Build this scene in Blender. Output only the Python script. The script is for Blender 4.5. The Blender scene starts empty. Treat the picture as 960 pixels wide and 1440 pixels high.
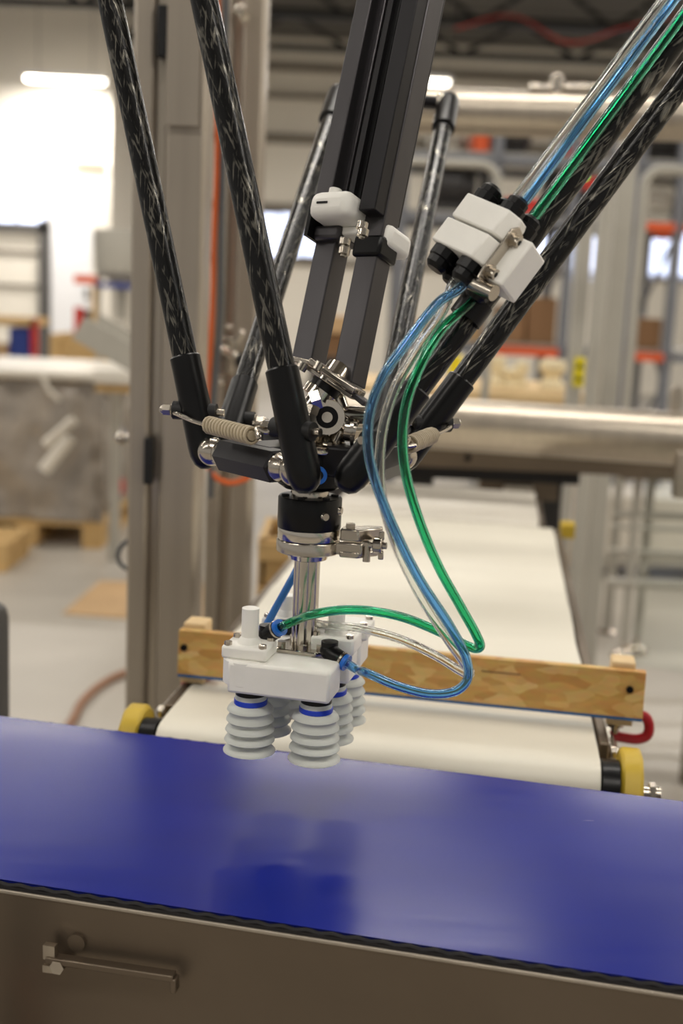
import bpy, bmesh, math, random
from mathutils import Vector, Matrix
random.seed(4)
scene = bpy.context.scene
col = scene.collection

# ------------------------------------------------------------------ camera
FPX, CAMZ, ROLL = 1700.0, 1.40, 0.045
PITCH = math.atan(305 / FPX)
FW = Vector((0, math.cos(PITCH), -math.sin(PITCH)))
_r0 = Vector((1, 0, 0)); _u0 = Vector((0, math.sin(PITCH), math.cos(PITCH)))
RT = _r0 * math.cos(ROLL) + _u0 * math.sin(ROLL)
UP = _u0 * math.cos(ROLL) - _r0 * math.sin(ROLL)
CAM = Vector((0, 0, CAMZ))
cam_d = bpy.data.cameras.new('camera'); cam = bpy.data.objects.new('camera', cam_d); col.objects.link(cam)
cam_d.sensor_fit = 'VERTICAL'; cam_d.sensor_height = 36.0; cam_d.sensor_width = 24.0
cam_d.lens = 36.0 * FPX / 1440.0
cam_d.clip_start = 0.02; cam_d.clip_end = 200
m = Matrix((RT, UP, -FW)).transposed().to_4x4(); m.translation = CAM
cam.matrix_world = m
cam_d.dof.use_dof = True; cam_d.dof.focus_distance = 1.06; cam_d.dof.aperture_fstop = 3.6
cam_d.dof.aperture_blades = 8
scene.camera = cam

# ------------------------------------------------------------------ world, exposure
w = bpy.data.worlds.new('world'); scene.world = w; w.use_nodes = True
bg = w.node_tree.nodes['Background']; bg.inputs[0].default_value = (1.0, 0.95, 0.88, 1); bg.inputs[1].default_value = 0.36
vs = scene.view_settings
vs.view_transform = 'Standard'; vs.look = 'None'; vs.gamma = 1; vs.exposure = 0.20; vs.use_curve_mapping = False

def area_light(name, loc, sx, sy, power, aim=None, color=(1.0, 0.945, 0.875), parent=None, spread=180):
    l = bpy.data.lights.new(name, 'AREA'); l.shape = 'RECTANGLE'; l.size = sx; l.size_y = sy
    l.energy = power; l.color = color; l.spread = math.radians(spread)
    o = bpy.data.objects.new(name, l); col.objects.link(o)
    if parent: o.parent = parent
    o.location = Vector(loc) - (parent.location if parent else Vector())
    if aim is not None:
        d = (Vector(aim) - Vector(loc)).normalized()
        o.rotation_euler = d.to_track_quat('-Z', 'Y').to_euler()
    return o

# ------------------------------------------------------------------ measuring helpers: a sight line cut at a real distance or height
def ray(x, y): return FW + RT * ((x - 480) / FPX) - UP * ((y - 720) / FPX)
def P(x, y, d): return CAM + ray(x, y) * d
def PZ(x, y, z):
    k = ray(x, y); return CAM + k * ((z - CAMZ) / k.z)
def PY(x, y, Y):
    k = ray(x, y); return CAM + k * (Y / k.y)
def depth(p): return (Vector(p) - CAM).dot(FW)

# ------------------------------------------------------------------ materials
def S(r, g, b):
    def c(v):
        v /= 255.0
        return v / 12.92 if v <= .04045 else ((v + .055) / 1.055) ** 2.4
    return (c(r), c(g), c(b), 1)
MATS = {}
def mat(name, c, rough=.5, metal=0, var=.12, scale=6.0, stretch=None, bump=0, coat=0, spec=.5, trans=0, ior=1.45, emit=0, rvar=0):
    m = bpy.data.materials.new(name); m.use_nodes = True; nt = m.node_tree; n = nt.nodes; L = nt.links
    b = n['Principled BSDF']
    b.inputs['Roughness'].default_value = rough; b.inputs['Metallic'].default_value = metal
    b.inputs['Coat Weight'].default_value = coat; b.inputs['Coat Roughness'].default_value = .08
    b.inputs['Specular IOR Level'].default_value = spec
    b.inputs['Transmission Weight'].default_value = trans; b.inputs['IOR'].default_value = ior
    tc = n.new('ShaderNodeTexCoord'); mp = n.new('ShaderNodeMapping'); L.new(tc.outputs['Object'], mp.inputs[0])
    if stretch: mp.inputs['Scale'].default_value = stretch
    nz = n.new('ShaderNodeTexNoise'); nz.inputs['Scale'].default_value = scale; nz.inputs['Detail'].default_value = 4
    L.new(mp.outputs[0], nz.inputs['Vector'])
    rp = n.new('ShaderNodeValToRGB'); e = rp.color_ramp.elements
    e[0].position = .3; e[1].position = .7
    e[0].color = tuple(x * (1 - var) for x in c[:3]) + (1,); e[1].color = tuple(min(1, x * (1 + var)) for x in c[:3]) + (1,)
    L.new(nz.outputs['Fac'], rp.inputs[0]); L.new(rp.outputs[0], b.inputs['Base Color'])
    if bump:
        bp = n.new('ShaderNodeBump'); bp.inputs['Strength'].default_value = bump; bp.inputs['Distance'].default_value = .002
        L.new(nz.outputs['Fac'], bp.inputs['Height']); L.new(bp.outputs[0], b.inputs['Normal'])
    if rvar:
        mr = n.new('ShaderNodeMapRange'); mr.inputs[3].default_value = max(0, rough - rvar); mr.inputs[4].default_value = min(1, rough + rvar)
        L.new(nz.outputs['Fac'], mr.inputs[0]); L.new(mr.outputs[0], b.inputs['Roughness'])
    if emit:
        L.new(rp.outputs[0], b.inputs['Emission Color']); b.inputs['Emission Strength'].default_value = emit
    MATS[name] = m
    return m

mat('black', S(13, 13, 14), .32, var=.2, scale=30, rvar=.06, spec=.3)
mat('black_matte', S(20, 20, 21), .55, var=.2, scale=20)
mat('black_anodized', S(40, 39, 41), .38, metal=.6, var=.1, scale=20, stretch=(1, 1, .05))
mat('grey_anodized', S(82, 80, 82), .36, metal=.75, var=.1, scale=30, stretch=(1, 1, .04))
mat('chrome', S(205, 198, 186), .16, metal=1, var=.06, scale=20)
mat('polished', S(190, 182, 170), .22, metal=1, var=.08, scale=25)
mat('steel', S(188, 178, 163), .36, metal=1, var=.07, scale=14, stretch=(6, 6, .4), rvar=.05)
mat('steel_flat', S(172, 162, 148), .40, metal=.6, var=.06, scale=9, stretch=(6, 6, .15), rvar=.05)
mat('steel_panel', S(116, 104, 90), .44, metal=.85, var=.07, scale=7, rvar=.05)
mat('spring_paint', S(186, 172, 146), .45, var=.08, scale=60)
mat('white_plastic', S(240, 238, 231), .42, var=.03, scale=30)
mat('blue_ring', S(28, 62, 190), .35, var=.08, scale=40)
mat('blue_collet', S(30, 105, 200), .35, var=.08, scale=40)
mat('white_belt', S(222, 217, 202), .45, var=.03, scale=7, stretch=(.4, 3, 1))
mat('yellow', S(196, 166, 52), .45, var=.12, scale=14)
mat('clamp_red', S(158, 22, 34), .35, var=.12, scale=20)
mat('pine', S(214, 186, 140), .6, var=.1, scale=9, stretch=(1, 8, 8))
mat('crate_wood', S(200, 166, 112), .65, var=.14, scale=5, stretch=(1, 1, 7))
mat('cardboard', S(188, 156, 116), .75, var=.08, scale=5)
mat('brown_box', S(138, 104, 72), .75, var=.1, scale=3)
mat('white_wrap', S(214, 208, 196), .3, var=.1, scale=3)
mat('wall_white', S(232, 226, 214), .7, var=.03, scale=.4)
mat('girt', S(120, 112, 100), .6, var=.06, scale=1)
mat('ceiling', S(106, 103, 98), .8, var=.1, scale=.8, stretch=(.2, 4, 1))
mat('truss', S(38, 38, 38), .6, var=.1, scale=1)
mat('dark_frame', S(86, 84, 82), .5, var=.08, scale=1)
mat('white_door', S(236, 236, 238), .5, var=.03, scale=.6)
mat('orange', S(208, 84, 36), .5, var=.08, scale=2)
mat('orange_cable', S(226, 104, 40), .45, var=.06, scale=20)
mat('red', S(186, 44, 34), .5, var=.1, scale=2)
mat('blue_bin', S(38, 60, 138), .5, var=.1, scale=3)
mat('rack_blue', S(112, 114, 120), .5, var=.08, scale=2)
mat('grey_paint', S(170, 166, 156), .45, var=.06, scale=3)
mat('grey_cable', S(92, 94, 96), .5, var=.06, scale=20)
mat('dark_machine', S(46, 44, 44), .4, var=.2, scale=2)
mat('hose_brown', S(150, 112, 88), .6, var=.1, scale=20)
mat('yellow_sign', S(224, 206, 30), .5, var=.05, scale=10)
mat('window_glow', S(214, 224, 255), .3, var=.06, scale=.7, emit=1.9)
mat('lamp_glow', S(255, 247, 232), .4, var=.01, scale=2, emit=7)
mat('led_green', S(60, 255, 110), .4, var=.01, emit=3)
mat('belt_edge', S(26, 24, 26), .6, var=.25, scale=160)
mat('blue_paint', S(32, 88, 142), .5, var=.2, scale=60)
mat('cup', S(222, 225, 218), .34, var=.04, scale=40, trans=.25, ior=1.2)
mat('hose_blue', S(158, 208, 246), .06, var=.03, scale=40, trans=1, ior=1.42)
mat('hose_green', S(104, 222, 180), .06, var=.03, scale=40, trans=1, ior=1.42)
mat('hose_clear', S(246, 248, 246), .05, var=.01, scale=40, trans=1, ior=1.40)
mat('acrylic', S(244, 248, 246), .03, var=.01, trans=1, ior=1.04)

def _belt():
    m = mat('blue_belt', S(23, 36, 130), .3, var=.08, scale=3, rvar=0, spec=.27)
    nt = m.node_tree; n = nt.nodes; L = nt.links; b = n['Principled BSDF']
    tc = n.new('ShaderNodeTexCoord'); mp = n.new('ShaderNodeMapping'); mp.inputs['Scale'].default_value = (.7, 9, 1)
    nz = n.new('ShaderNodeTexNoise'); nz.inputs['Scale'].default_value = 7; nz.inputs['Detail'].default_value = 5
    L.new(tc.outputs['Object'], mp.inputs[0]); L.new(mp.outputs[0], nz.inputs[0])
    mr = n.new('ShaderNodeMapRange'); mr.inputs[3].default_value = .17; mr.inputs[4].default_value = .30
    L.new(nz.outputs['Fac'], mr.inputs[0]); L.new(mr.outputs[0], b.inputs['Roughness'])
    # dull scuff marks where parcels are set down
    n2 = n.new('ShaderNodeTexNoise'); n2.inputs['Scale'].default_value = 5; n2.inputs['Detail'].default_value = 6
    L.new(tc.outputs['Object'], n2.inputs[0])
_belt()

def _carbon():
    m = bpy.data.materials.new('carbon'); m.use_nodes = True; nt = m.node_tree; n = nt.nodes; L = nt.links
    b = n['Principled BSDF']
    uv = n.new('ShaderNodeUVMap'); uv.uv_map = 'UVMap'
    sx = n.new('ShaderNodeSeparateXYZ'); L.new(uv.outputs[0], sx.inputs[0])
    def M(op, a, b_=None):
        k = n.new('ShaderNodeMath'); k.operation = op
        for i, q in enumerate((a, b_)):
            if q is None: continue
            if isinstance(q, (int, float)): k.inputs[i].default_value = q
            else: L.new(q, k.inputs[i])
        return k.outputs[0]
    u, v = sx.outputs[0], sx.outputs[1]
    # slanted tow flecks: long cells sheared round the tube, broken by noise
    sh = n.new('ShaderNodeCombineXYZ')
    L.new(M('ADD', M('MULTIPLY', u, 26.0), M('MULTIPLY', v, 85.0)), sh.inputs[0]); L.new(M('MULTIPLY', v, 26.0), sh.inputs[1])
    n1 = n.new('ShaderNodeTexNoise'); n1.inputs['Scale'].default_value = 1.0; n1.inputs['Detail'].default_value = 2; L.new(sh.outputs[0], n1.inputs[0])
    sh2 = n.new('ShaderNodeCombineXYZ')
    L.new(M('SUBTRACT', M('MULTIPLY', u, 26.0), M('MULTIPLY', v, 95.0)), sh2.inputs[0]); L.new(M('MULTIPLY', v, 22.0), sh2.inputs[1])
    n2 = n.new('ShaderNodeTexNoise'); n2.inputs['Scale'].default_value = 1.3; n2.inputs['Detail'].default_value = 2; L.new(sh2.outputs[0], n2.inputs[0])
    f0 = M('MAXIMUM', n1.outputs['Fac'], n2.outputs['Fac'])
    cb = n.new('ShaderNodeCombineXYZ'); L.new(M('MULTIPLY', u, 5.0), cb.inputs[0]); L.new(M('MULTIPLY', v, 60.0), cb.inputs[1])
    n3 = n.new('ShaderNodeTexNoise'); n3.inputs['Scale'].default_value = 1.0; n3.inputs['Detail'].default_value = 3; L.new(cb.outputs[0], n3.inputs[0])
    f = M('MULTIPLY', f0, M('ADD', .55, M('MULTIPLY', n3.outputs['Fac'], .9)))
    rp = n.new('ShaderNodeValToRGB'); e = rp.color_ramp.elements
    e[0].position = .58; e[0].color = (.005, .005, .005, 1); e[1].position = .84; e[1].color = (.36, .34, .29, 1)
    L.new(f, rp.inputs[0]); L.new(rp.outputs[0], b.inputs['Base Color'])
    mk = n.new('ShaderNodeMapRange'); mk.inputs[1].default_value = .57; mk.inputs[2].default_value = .78; L.new(f, mk.inputs[0])
    L.new(mk.outputs[0], b.inputs['Metallic']); b.inputs['Roughness'].default_value = .26; b.inputs['Specular IOR Level'].default_value = .22
    b.inputs['Coat Weight'].default_value = .08; b.inputs['Coat Roughness'].default_value = .05
    bp = n.new('ShaderNodeBump'); bp.inputs['Strength'].default_value = .35; bp.inputs['Distance'].default_value = .0006
    L.new(f, bp.inputs['Height']); L.new(bp.outputs[0], b.inputs['Normal'])
    MATS['carbon'] = m
_carbon()

def _osb():
    m = bpy.data.materials.new('osb'); m.use_nodes = True; nt = m.node_tree; n = nt.nodes; L = nt.links
    b = n['Principled BSDF']; b.inputs['Roughness'].default_value = .55
    tc = n.new('ShaderNodeTexCoord'); mp = n.new('ShaderNodeMapping'); mp.inputs['Rotation'].default_value = (0, .5, 0)
    mp.inputs['Scale'].default_value = (1, 1, 2.4); L.new(tc.outputs['Object'], mp.inputs[0])
    nd = n.new('ShaderNodeTexNoise'); nd.inputs['Scale'].default_value = 9
    L.new(mp.outputs[0], nd.inputs[0])
    mx = n.new('ShaderNodeMixRGB'); mx.inputs[0].default_value = .06; L.new(mp.outputs[0], mx.inputs[1]); L.new(nd.outputs['Color'], mx.inputs[2])
    vo = n.new('ShaderNodeTexVoronoi'); vo.inputs['Scale'].default_value = 44; L.new(mx.outputs[0], vo.inputs['Vector'])
    rp = n.new('ShaderNodeValToRGB'); e = rp.color_ramp.elements
    e[0].position = 0; e[0].color = S(196, 142, 70); e[1].position = 1; e[1].color = S(240, 204, 134)
    k = rp.color_ramp.elements.new(.5); k.color = S(220, 174, 98)
    L.new(vo.outputs['Color'], rp.inputs[0])
    gr = n.new('ShaderNodeTexNoise'); gr.inputs['Scale'].default_value = 60; gr.inputs['Detail'].default_value = 4; L.new(mp.outputs[0], gr.inputs[0])
    m2 = n.new('ShaderNodeMixRGB'); m2.blend_type = 'MULTIPLY'; m2.inputs[0].default_value = .35; L.new(rp.outputs[0], m2.inputs[1]); L.new(gr.outputs['Color'], m2.inputs[2])
    L.new(m2.outputs[0], b.inputs['Base Color'])
    MATS['osb'] = m
_osb()

def _concrete():
    m = mat('concrete', S(176, 170, 160), .34, var=.12, scale=.9)
    nt = m.node_tree; n = nt.nodes; L = nt.links; b = n['Principled BSDF']
    nz = n.new('ShaderNodeTexNoise'); nz.inputs['Scale'].default_value = 2.2; nz.inputs['Detail'].default_value = 7
    tc = n.new('ShaderNodeTexCoord'); L.new(tc.outputs['Object'], nz.inputs[0])
    mr = n.new('ShaderNodeMapRange'); mr.inputs[3].default_value = .22; mr.inputs[4].default_value = .5
    L.new(nz.outputs['Fac'], mr.inputs[0]); L.new(mr.outputs[0], b.inputs['Roughness'])
_concrete()

# ------------------------------------------------------------------ mesh builder
def basis(ax):
    ax = Vector(ax).normalized()
    t = Vector((0, 0, 1)) if abs(ax.z) < .9 else Vector((1, 0, 0))
    x = t.cross(ax).normalized(); y = ax.cross(x).normalized()
    return x, y, ax
class MB:
    def __init__(s): s.v = []; s.f = []; s.uv = {}
    def add(s, vs, fs):
        k = len(s.v); s.v += [Vector(q) for q in vs]; s.f += [tuple(i + k for i in q) for q in fs]; return s
    def box(s, c, sx, sy, sz, ax=None):
        c = Vector(c); a = ax or (Vector((1, 0, 0)), Vector((0, 1, 0)), Vector((0, 0, 1)))
        vs = [c + a[0] * (i * sx / 2) + a[1] * (j * sy / 2) + a[2] * (k * sz / 2) for k in (-1, 1) for j in (-1, 1) for i in (-1, 1)]
        fs = [(0, 2, 3, 1), (4, 5, 7, 6), (0, 1, 5, 4), (2, 6, 7, 3), (0, 4, 6, 2), (1, 3, 7, 5)]
        if a[0].cross(a[1]).dot(a[2]) < 0: fs = [q[::-1] for q in fs]
        return s.add(vs, fs)
    def lathe(s, o, axis, prof, n=28, uv=False):
        o = Vector(o); x, y, z = basis(axis); vs = []; k0 = len(s.v)
        for r, h in prof:
            for i in range(n):
                a = 2 * math.pi * i / n
                vs.append(o + z * h + (x * math.cos(a) + y * math.sin(a)) * max(r, 1e-5))
        fs = []; nf = len(s.f)
        for j in range(len(prof) - 1):
            for i in range(n):
                i2 = (i + 1) % n
                fs.append((j * n + i, j * n + i2, (j + 1) * n + i2, (j + 1) * n + i))
                if uv:
                    h0, h1 = prof[j][1], prof[j + 1][1]
                    s.uv[nf + len(fs) - 1] = [(i / n, h0), ((i + 1) / n, h0), ((i + 1) / n, h1), (i / n, h1)]
        fs.append(tuple(range(n))[::-1]); fs.append(tuple((len(prof) - 1) * n + i for i in range(n)))
        return s.add(vs, fs)
    def cyl(s, p0, p1, r0, r1=None, n=20, uv=False):
        p0 = Vector(p0); p1 = Vector(p1); h = (p1 - p0).length
        return s.lathe(p0, p1 - p0, [(r0, 0), (r0 if r1 is None else r1, h)], n, uv)
    def ring(s, o, axis, R, r, h, n=28):
        o = Vector(o); x, y, z = basis(axis); vs = []
        for rr, hh in ((R, 0), (R, h), (r, h), (r, 0)):
            for i in range(n):
                a = 2 * math.pi * i / n; vs.append(o + z * hh + (x * math.cos(a) + y * math.sin(a)) * rr)
        fs = [(j * n + i, j * n + (i + 1) % n, ((j + 1) % 4) * n + (i + 1) % n, ((j + 1) % 4) * n + i) for j in range(4) for i in range(n)]
        return s.add(vs, fs)
    def ball(s, c, r, n=16, squash=1.0, axis=(0, 0, 1)):
        return s.lathe(c, axis, [(r * math.sin(math.pi * j / n), -r * squash * math.cos(math.pi * j / n)) for j in range(n + 1)], n * 2)
    def tube(s, pts, r, n=10, inner=None, closed=False):
        pts = [Vector(p) for p in pts]; N = len(pts)
        tg = []
        for i in range(N):
            if closed: t = pts[(i + 1) % N] - pts[i - 1]
            else: t = pts[min(i + 1, N - 1)] - pts[max(i - 1, 0)]
            tg.append(t.normalized())
        x, y, _ = basis(tg[0]); fr = [(x, y)]
        for i in range(1, N):
            q = tg[i - 1].rotation_difference(tg[i]); x = q @ x; y = q @ y; fr.append((x, y))
        def shell(rad, flip):
            vs = []; fs = []
            for i in range(N):
                rr = rad[i] if isinstance(rad, (list, tuple)) else rad
                for k in range(n):
                    a = 2 * math.pi * k / n; vs.append(pts[i] + (fr[i][0] * math.cos(a) + fr[i][1] * math.sin(a)) * rr)
            for i in range(N if closed else N - 1):
                for k in range(n):
                    i2 = (i + 1) % N; q = (i * n + k, i * n + (k + 1) % n, i2 * n + (k + 1) % n, i2 * n + k)
                    fs.append(q[::-1] if flip else q)
            return vs, fs
        vs, fs = shell(r, False)
        if inner:
            v2, f2 = shell(inner, True); K = len(vs)
            vs += v2; fs += [tuple(i + K for i in q) for q in f2]
            if not closed:
                for e in (0, (N - 1) * n):
                    for k in range(n):
                        k2 = (k + 1) % n; q = (e + k, e + k2, K + e + k2, K + e + k)
                        fs.append(q[::-1] if e == 0 else q)
        elif not closed:
            fs.append(tuple(range(n))[::-1]); fs.append(tuple((N - 1) * n + i for i in range(n)))
        return s.add(vs, fs)
    def prism(s, poly, o, ax, ay, az, t):
        o = Vector(o); n = len(poly)
        vs = [o + ax * p[0] + ay * p[1] + az * h for h in (-t / 2, t / 2) for p in poly]
        fs = [tuple(range(n))[::-1], tuple(range(n, 2 * n))] + [(i, (i + 1) % n, n + (i + 1) % n, n + i) for i in range(n)]
        ar = sum(poly[i][0] * poly[(i + 1) % n][1] - poly[(i + 1) % n][0] * poly[i][1] for i in range(n))
        if (ar < 0) != (ax.cross(ay).dot(az) < 0): fs = [q[::-1] for q in fs]
        return s.add(vs, fs)
    def mesh(s, name, off, sharp):
        me = bpy.data.meshes.new(name); me.from_pydata([v - off for v in s.v], [], s.f)
        if s.uv:
            ul = me.uv_layers.new(name='UVMap')
            for fi, cs in s.uv.items():
                for li, c in zip(me.polygons[fi].loop_indices, cs): ul.data[li].uv = c
        for p in me.polygons: p.use_smooth = True
        me.set_sharp_from_angle(angle=math.radians(sharp)); me.update()
        return me
def wloc(o):
    q = Vector()
    while o: q = q + o.location; o = o.parent
    return q
def tag(o, label=None, cat=None, group=None, kind=None):
    if label: o['label'] = label
    if cat: o['category'] = cat
    if group: o['group'] = group
    if kind: o['kind'] = kind
    return o
def obj(name, mb, m, parent=None, loc=None, bevel=0, sharp=35, seg=2):
    """one mesh object; vertices are given in world space"""
    pw = wloc(parent) if parent else Vector()
    off = Vector(loc) if loc is not None else pw
    if loc is None and parent is None:
        lo = Vector((min(v.x for v in mb.v), min(v.y for v in mb.v), min(v.z for v in mb.v))); hi = Vector((max(v.x for v in mb.v), max(v.y for v in mb.v), max(v.z for v in mb.v)))
        off = (lo + hi) / 2; off.z = lo.z
    o = bpy.data.objects.new(name, mb.mesh(name, off, sharp)); col.objects.link(o)
    o.data.materials.append(MATS[m]); o.parent = parent; o.location = off - pw
    if bevel:
        b = o.modifiers.new('bevel', 'BEVEL'); b.width = bevel; b.segments = seg; b.limit_method = 'ANGLE'; b.angle_limit = math.radians(40)
    return o
def thing(name, label, cat, loc, group=None):
    o = bpy.data.objects.new(name, None); col.objects.link(o); o.location = Vector(loc); o.empty_display_size = .05
    return tag(o, label, cat, group)
def clone(o, loc, parent=None, label=None, group=None):
    """copy of a thing or part with its children, moved so that its origin sits at loc"""
    c = o.copy(); col.objects.link(c); c.parent = parent
    c.location = Vector(loc) - (wloc(parent) if parent else Vector())
    if label: c['label'] = label
    if group: c['group'] = group
    for ch in list(o.children):
        d = ch.copy(); col.objects.link(d); d.parent = c
        for g in list(ch.children):
            e = g.copy(); col.objects.link(e); e.parent = d
    return c
def smooth_path(pts, k=8):
    pts = [Vector(p) for p in pts]; q = [pts[0] * 2 - pts[1]] + pts + [pts[-1] * 2 - pts[-2]]; out = []
    for i in range(1, len(q) - 2):                     # centripetal catmull rom
        p = q[i - 1:i + 3]; t = [0]
        for j in range(3): t.append(t[-1] + max((p[j + 1] - p[j]).length, 1e-6) ** .5)
        for j in range(k):
            u = t[1] + (t[2] - t[1]) * j / k
            def lp(a, b, ta, tb): return a * ((tb - u) / (tb - ta)) + b * ((u - ta) / (tb - ta))
            A1, A2, A3 = lp(p[0], p[1], t[0], t[1]), lp(p[1], p[2], t[1], t[2]), lp(p[2], p[3], t[2], t[3])
            out.append(lp(lp(A1, A2, t[0], t[2]), lp(A2, A3, t[1], t[3]), t[1], t[2]))
    out.append(pts[-1]); return out
X3 = Vector((1, 0, 0)); Y3 = Vector((0, 1, 0)); Z3 = Vector((0, 0, 1))

# ================================================================== THE HALL
def rbox(x0, y0, x1, y1, Y, t, mb=None):
    """an upright box whose front face stands at distance Y and spans the sight lines given"""
    mx, my = (x0 + x1) / 2, (y0 + y1) / 2
    c = PY(mx, my, Y); W = PY(x1, my, Y).x - PY(x0, my, Y).x; H = PY(mx, y0, Y).z - PY(mx, y1, Y).z
    return (mb or MB()).box(c + Vector((0, t / 2, 0)), W, t, H)
CEIL = 5.35
tag(obj('floor', MB().box((1, 8, -.05), 30, 30, .1), 'concrete'), 'polished grey concrete floor of the factory hall', kind='structure')
ceil = tag(obj('ceiling', MB().box((1, 8, CEIL + .05), 30, 30, .1), 'ceiling'), 'dark metal roof deck of the factory hall', kind='structure')
for i in range(14):
    obj('deck_rib', MB().box((1, 13.2 + i * .5, CEIL - .03), 26, .16, .06), 'ceiling', ceil)
wb = tag(obj('wall_back', MB().box((4.5, 20.1, CEIL / 2), 16, .2, CEIL), 'wall_white'), 'far off-white panelled hall wall with dark horizontal bands', kind='structure')
wl = tag(obj('wall_left', MB().box((-8.4, 17.1, CEIL / 2), 10.1, .2, CEIL).box((-3.45, 18.6, CEIL / 2), .2, 2.8, CEIL), 'wall_white'), 'bright off-white wall lit by a wall washing lamp', kind='structure')
tag(obj('wall_right', MB().box((9.1, 8, CEIL / 2), .2, 24, CEIL), 'wall_white'), 'off-white side wall of the hall', kind='structure')
for y0, y1, mm in ((93, 101, 'girt'), (134, 140, 'girt'), (190, 203, 'girt'), (288, 298, 'girt'), (363, 373, 'girt')):
    z0 = PY(420, y1, 20).z; z1 = PY(420, y0, 20).z
    obj('girt', MB().box((4.5, 19.96, (z0 + z1) / 2), 15.6, .08, z1 - z0), mm, wb)
def window(n, x0, y0, x1, y1, Y, panes, label):
    b = rbox(x0, y0, x1, y1, Y - .05, .05)
    o = tag(obj('window_%d' % n, b, 'dark_frame'), label, kind='structure')
    for i in range(panes):
        a = x0 + (x1 - x0) * (i + .04) / panes; c = x0 + (x1 - x0) * (i + .96) / panes
        obj('pane', rbox(a, y0 + 2, c, y1 - 2, Y - .08, .02), 'window_glow', o)
window(1, 362, 299, 456, 362, 20, 3, 'bright bluish window band behind the telescopic shaft')
window(2, 725, 308, 788, 374, 20, 2, 'bright window behind the right carbon rods')
window(3, 796, 312, 880, 394, 20, 2, 'bright window left of the dark rack on the right')
window(4, 890, 312, 1010, 394, 20, 3, 'bright window at the right edge of the hall')
window(5, -60, 286, 66, 318, 17, 3, 'bluish transom window above the dark door frame')
# overhead door with dark frame, and a white door beside it
d1 = tag(obj('door_1', rbox(-70, 322, 56, 516, 16.98, .06), 'wall_white'), 'pale overhead door panel in a dark steel frame', kind='structure')
for a in ((54, 310, 69, 560), (-90, 311, 69, 324)): obj('door_frame', rbox(*a, 16.9, .14), 'dark_frame', d1)
for y in (350, 398, 446): obj('panel_seam', rbox(-70, y, 54, y + 5, 16.95, .03), 'girt', d1)
d2 = tag(obj('door_2', rbox(72, 286, 128, 500, 16.95, .05), 'white_door'), 'white door beside the dark overhead door frame', kind='structure')
obj('door_handle', MB().cyl(PY(122, 420, 16.9), PY(122, 405, 16.9), .03), 'dark_frame', d2)

# roof joists: two chords and a zigzag of web rods each
def joist(Y, zb, zt, label):
    t = thing('roof_truss', label, 'truss', (1, Y, zb), 'open web roof trusses')
    obj('top_chord', MB().box((1, Y, zt), 24, .12, .09), 'truss', t)
    obj('bottom_chord', MB().box((1, Y, zb), 24, .12, .08), 'truss', t)
    n = 26; x0 = -9.0; dx = .8
    for i in range(n):
        a = Vector((x0 + i * dx, Y, zb if i % 2 else zt)); b = Vector((x0 + (i + 1) * dx, Y, zt if i % 2 else zb))
        obj('web_rod', MB().cyl(a, b, .036, n=6), 'truss', t)
for k, (Y, zb) in enumerate(((10.6, 4.62), (13.0, 4.66), (15.4, 4.70), (17.8, 4.78))):
    joist(Y, zb, CEIL - .1, ('open web steel roof truss nearest the camera', 'open web steel roof truss, second from the camera', 'open web steel roof truss, third from the camera', 'open web steel roof truss nearest the back wall')[k])
tag(obj('red_conduit', MB().tube(smooth_path([PY(640, 40, 14), PY(720, 22, 14), PY(800, 60, 14), PY(880, 38, 14), PY(960, 20, 14)]), .008, 6), 'red'), 'dull red cable swagged among the roof trusses', 'cable')

# lamps
def batten(loc, length, power, label, along=(1, 0, 0), aim=None, group='ceiling battens', sy=.22, spread=180):
    loc = Vector(loc); t = thing('ceiling_lamp', label, 'lamp', loc, group)
    ax = (Vector(along).normalized(), Z3.cross(Vector(along)).normalized(), Z3)
    obj('housing', MB().box(loc + Z3 * .05, length + .06, .16, .06, ax), 'white_door', t)
    obj('diffuser', MB().box(loc, length, .14, .05, ax), 'lamp_glow', t, bevel=.015)
    for s in (-1, 1):
        q = loc + ax[0] * (s * length * .35)
        obj('hanger', MB().cyl(q + Z3 * .07, Vector((q.x, q.y, CEIL)), .008, n=6), 'grey_paint', t)
    area_light('lamp_light', loc - Z3 * .05, length, sy, power, (loc - Z3) if aim is None else aim, parent=t, spread=spread)
    return t
k = 0
for Y in (-1.2, 2.6, 6.6, 12.0):
    for X in (-6.7, -3.3, .1, 3.5, 6.9):
        k += 1
        batten((X, Y, 4.55), 2.2, 42 if Y < 10 else 90, 'long ceiling batten lamp above the work area, out of the picture')
p = PY(92, 113, 16.2)
batten(p, 1.0, 62, 'glowing batten lamp washing the bright left wall', aim=(p.x - .35, 17.0, p.z - 1.1), group='wall lamps', spread=120)
batten(PY(612, 116, 16.2), .34, 60, 'small glowing lamp right of the telescopic shaft', group='wall lamps')
mat('ledge_glow', S(255, 244, 224), .4, var=.01, emit=1.6)  # ledge lit from below: its brightness is put in as a weak glow
tag(obj('wall_ledge', rbox(103, 216, 144, 227, 16.85, .12), 'ledge_glow', bevel=.02), 'pale horizontal ledge on the left wall, glowing in place of light from below', 'lamp')

# ================================================================== LEFT BACKGROUND
def pallet(t, x0, x1, y0, y1, z0, n=6):
    for i in range(n):
        yy = y0 + (y1 - y0) * (i + .5) / n
        obj('deck_board', MB().box(((x0 + x1) / 2, yy, z0 + .125), x1 - x0, (y1 - y0) / n * .8, .02), 'crate_wood', t)
    for xx in (x0 + .06, (x0 + x1) / 2, x1 - .06):
        for yy in (y0 + .06, (y0 + y1) / 2, y1 - .06):
            obj('block', MB().box((xx, yy, z0 + .067), .11, .11, .095), 'crate_wood', t)
        obj('skid', MB().box((xx, (y0 + y1) / 2, z0 + .01), .1, y1 - y0, .02), 'crate_wood', t)
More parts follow.
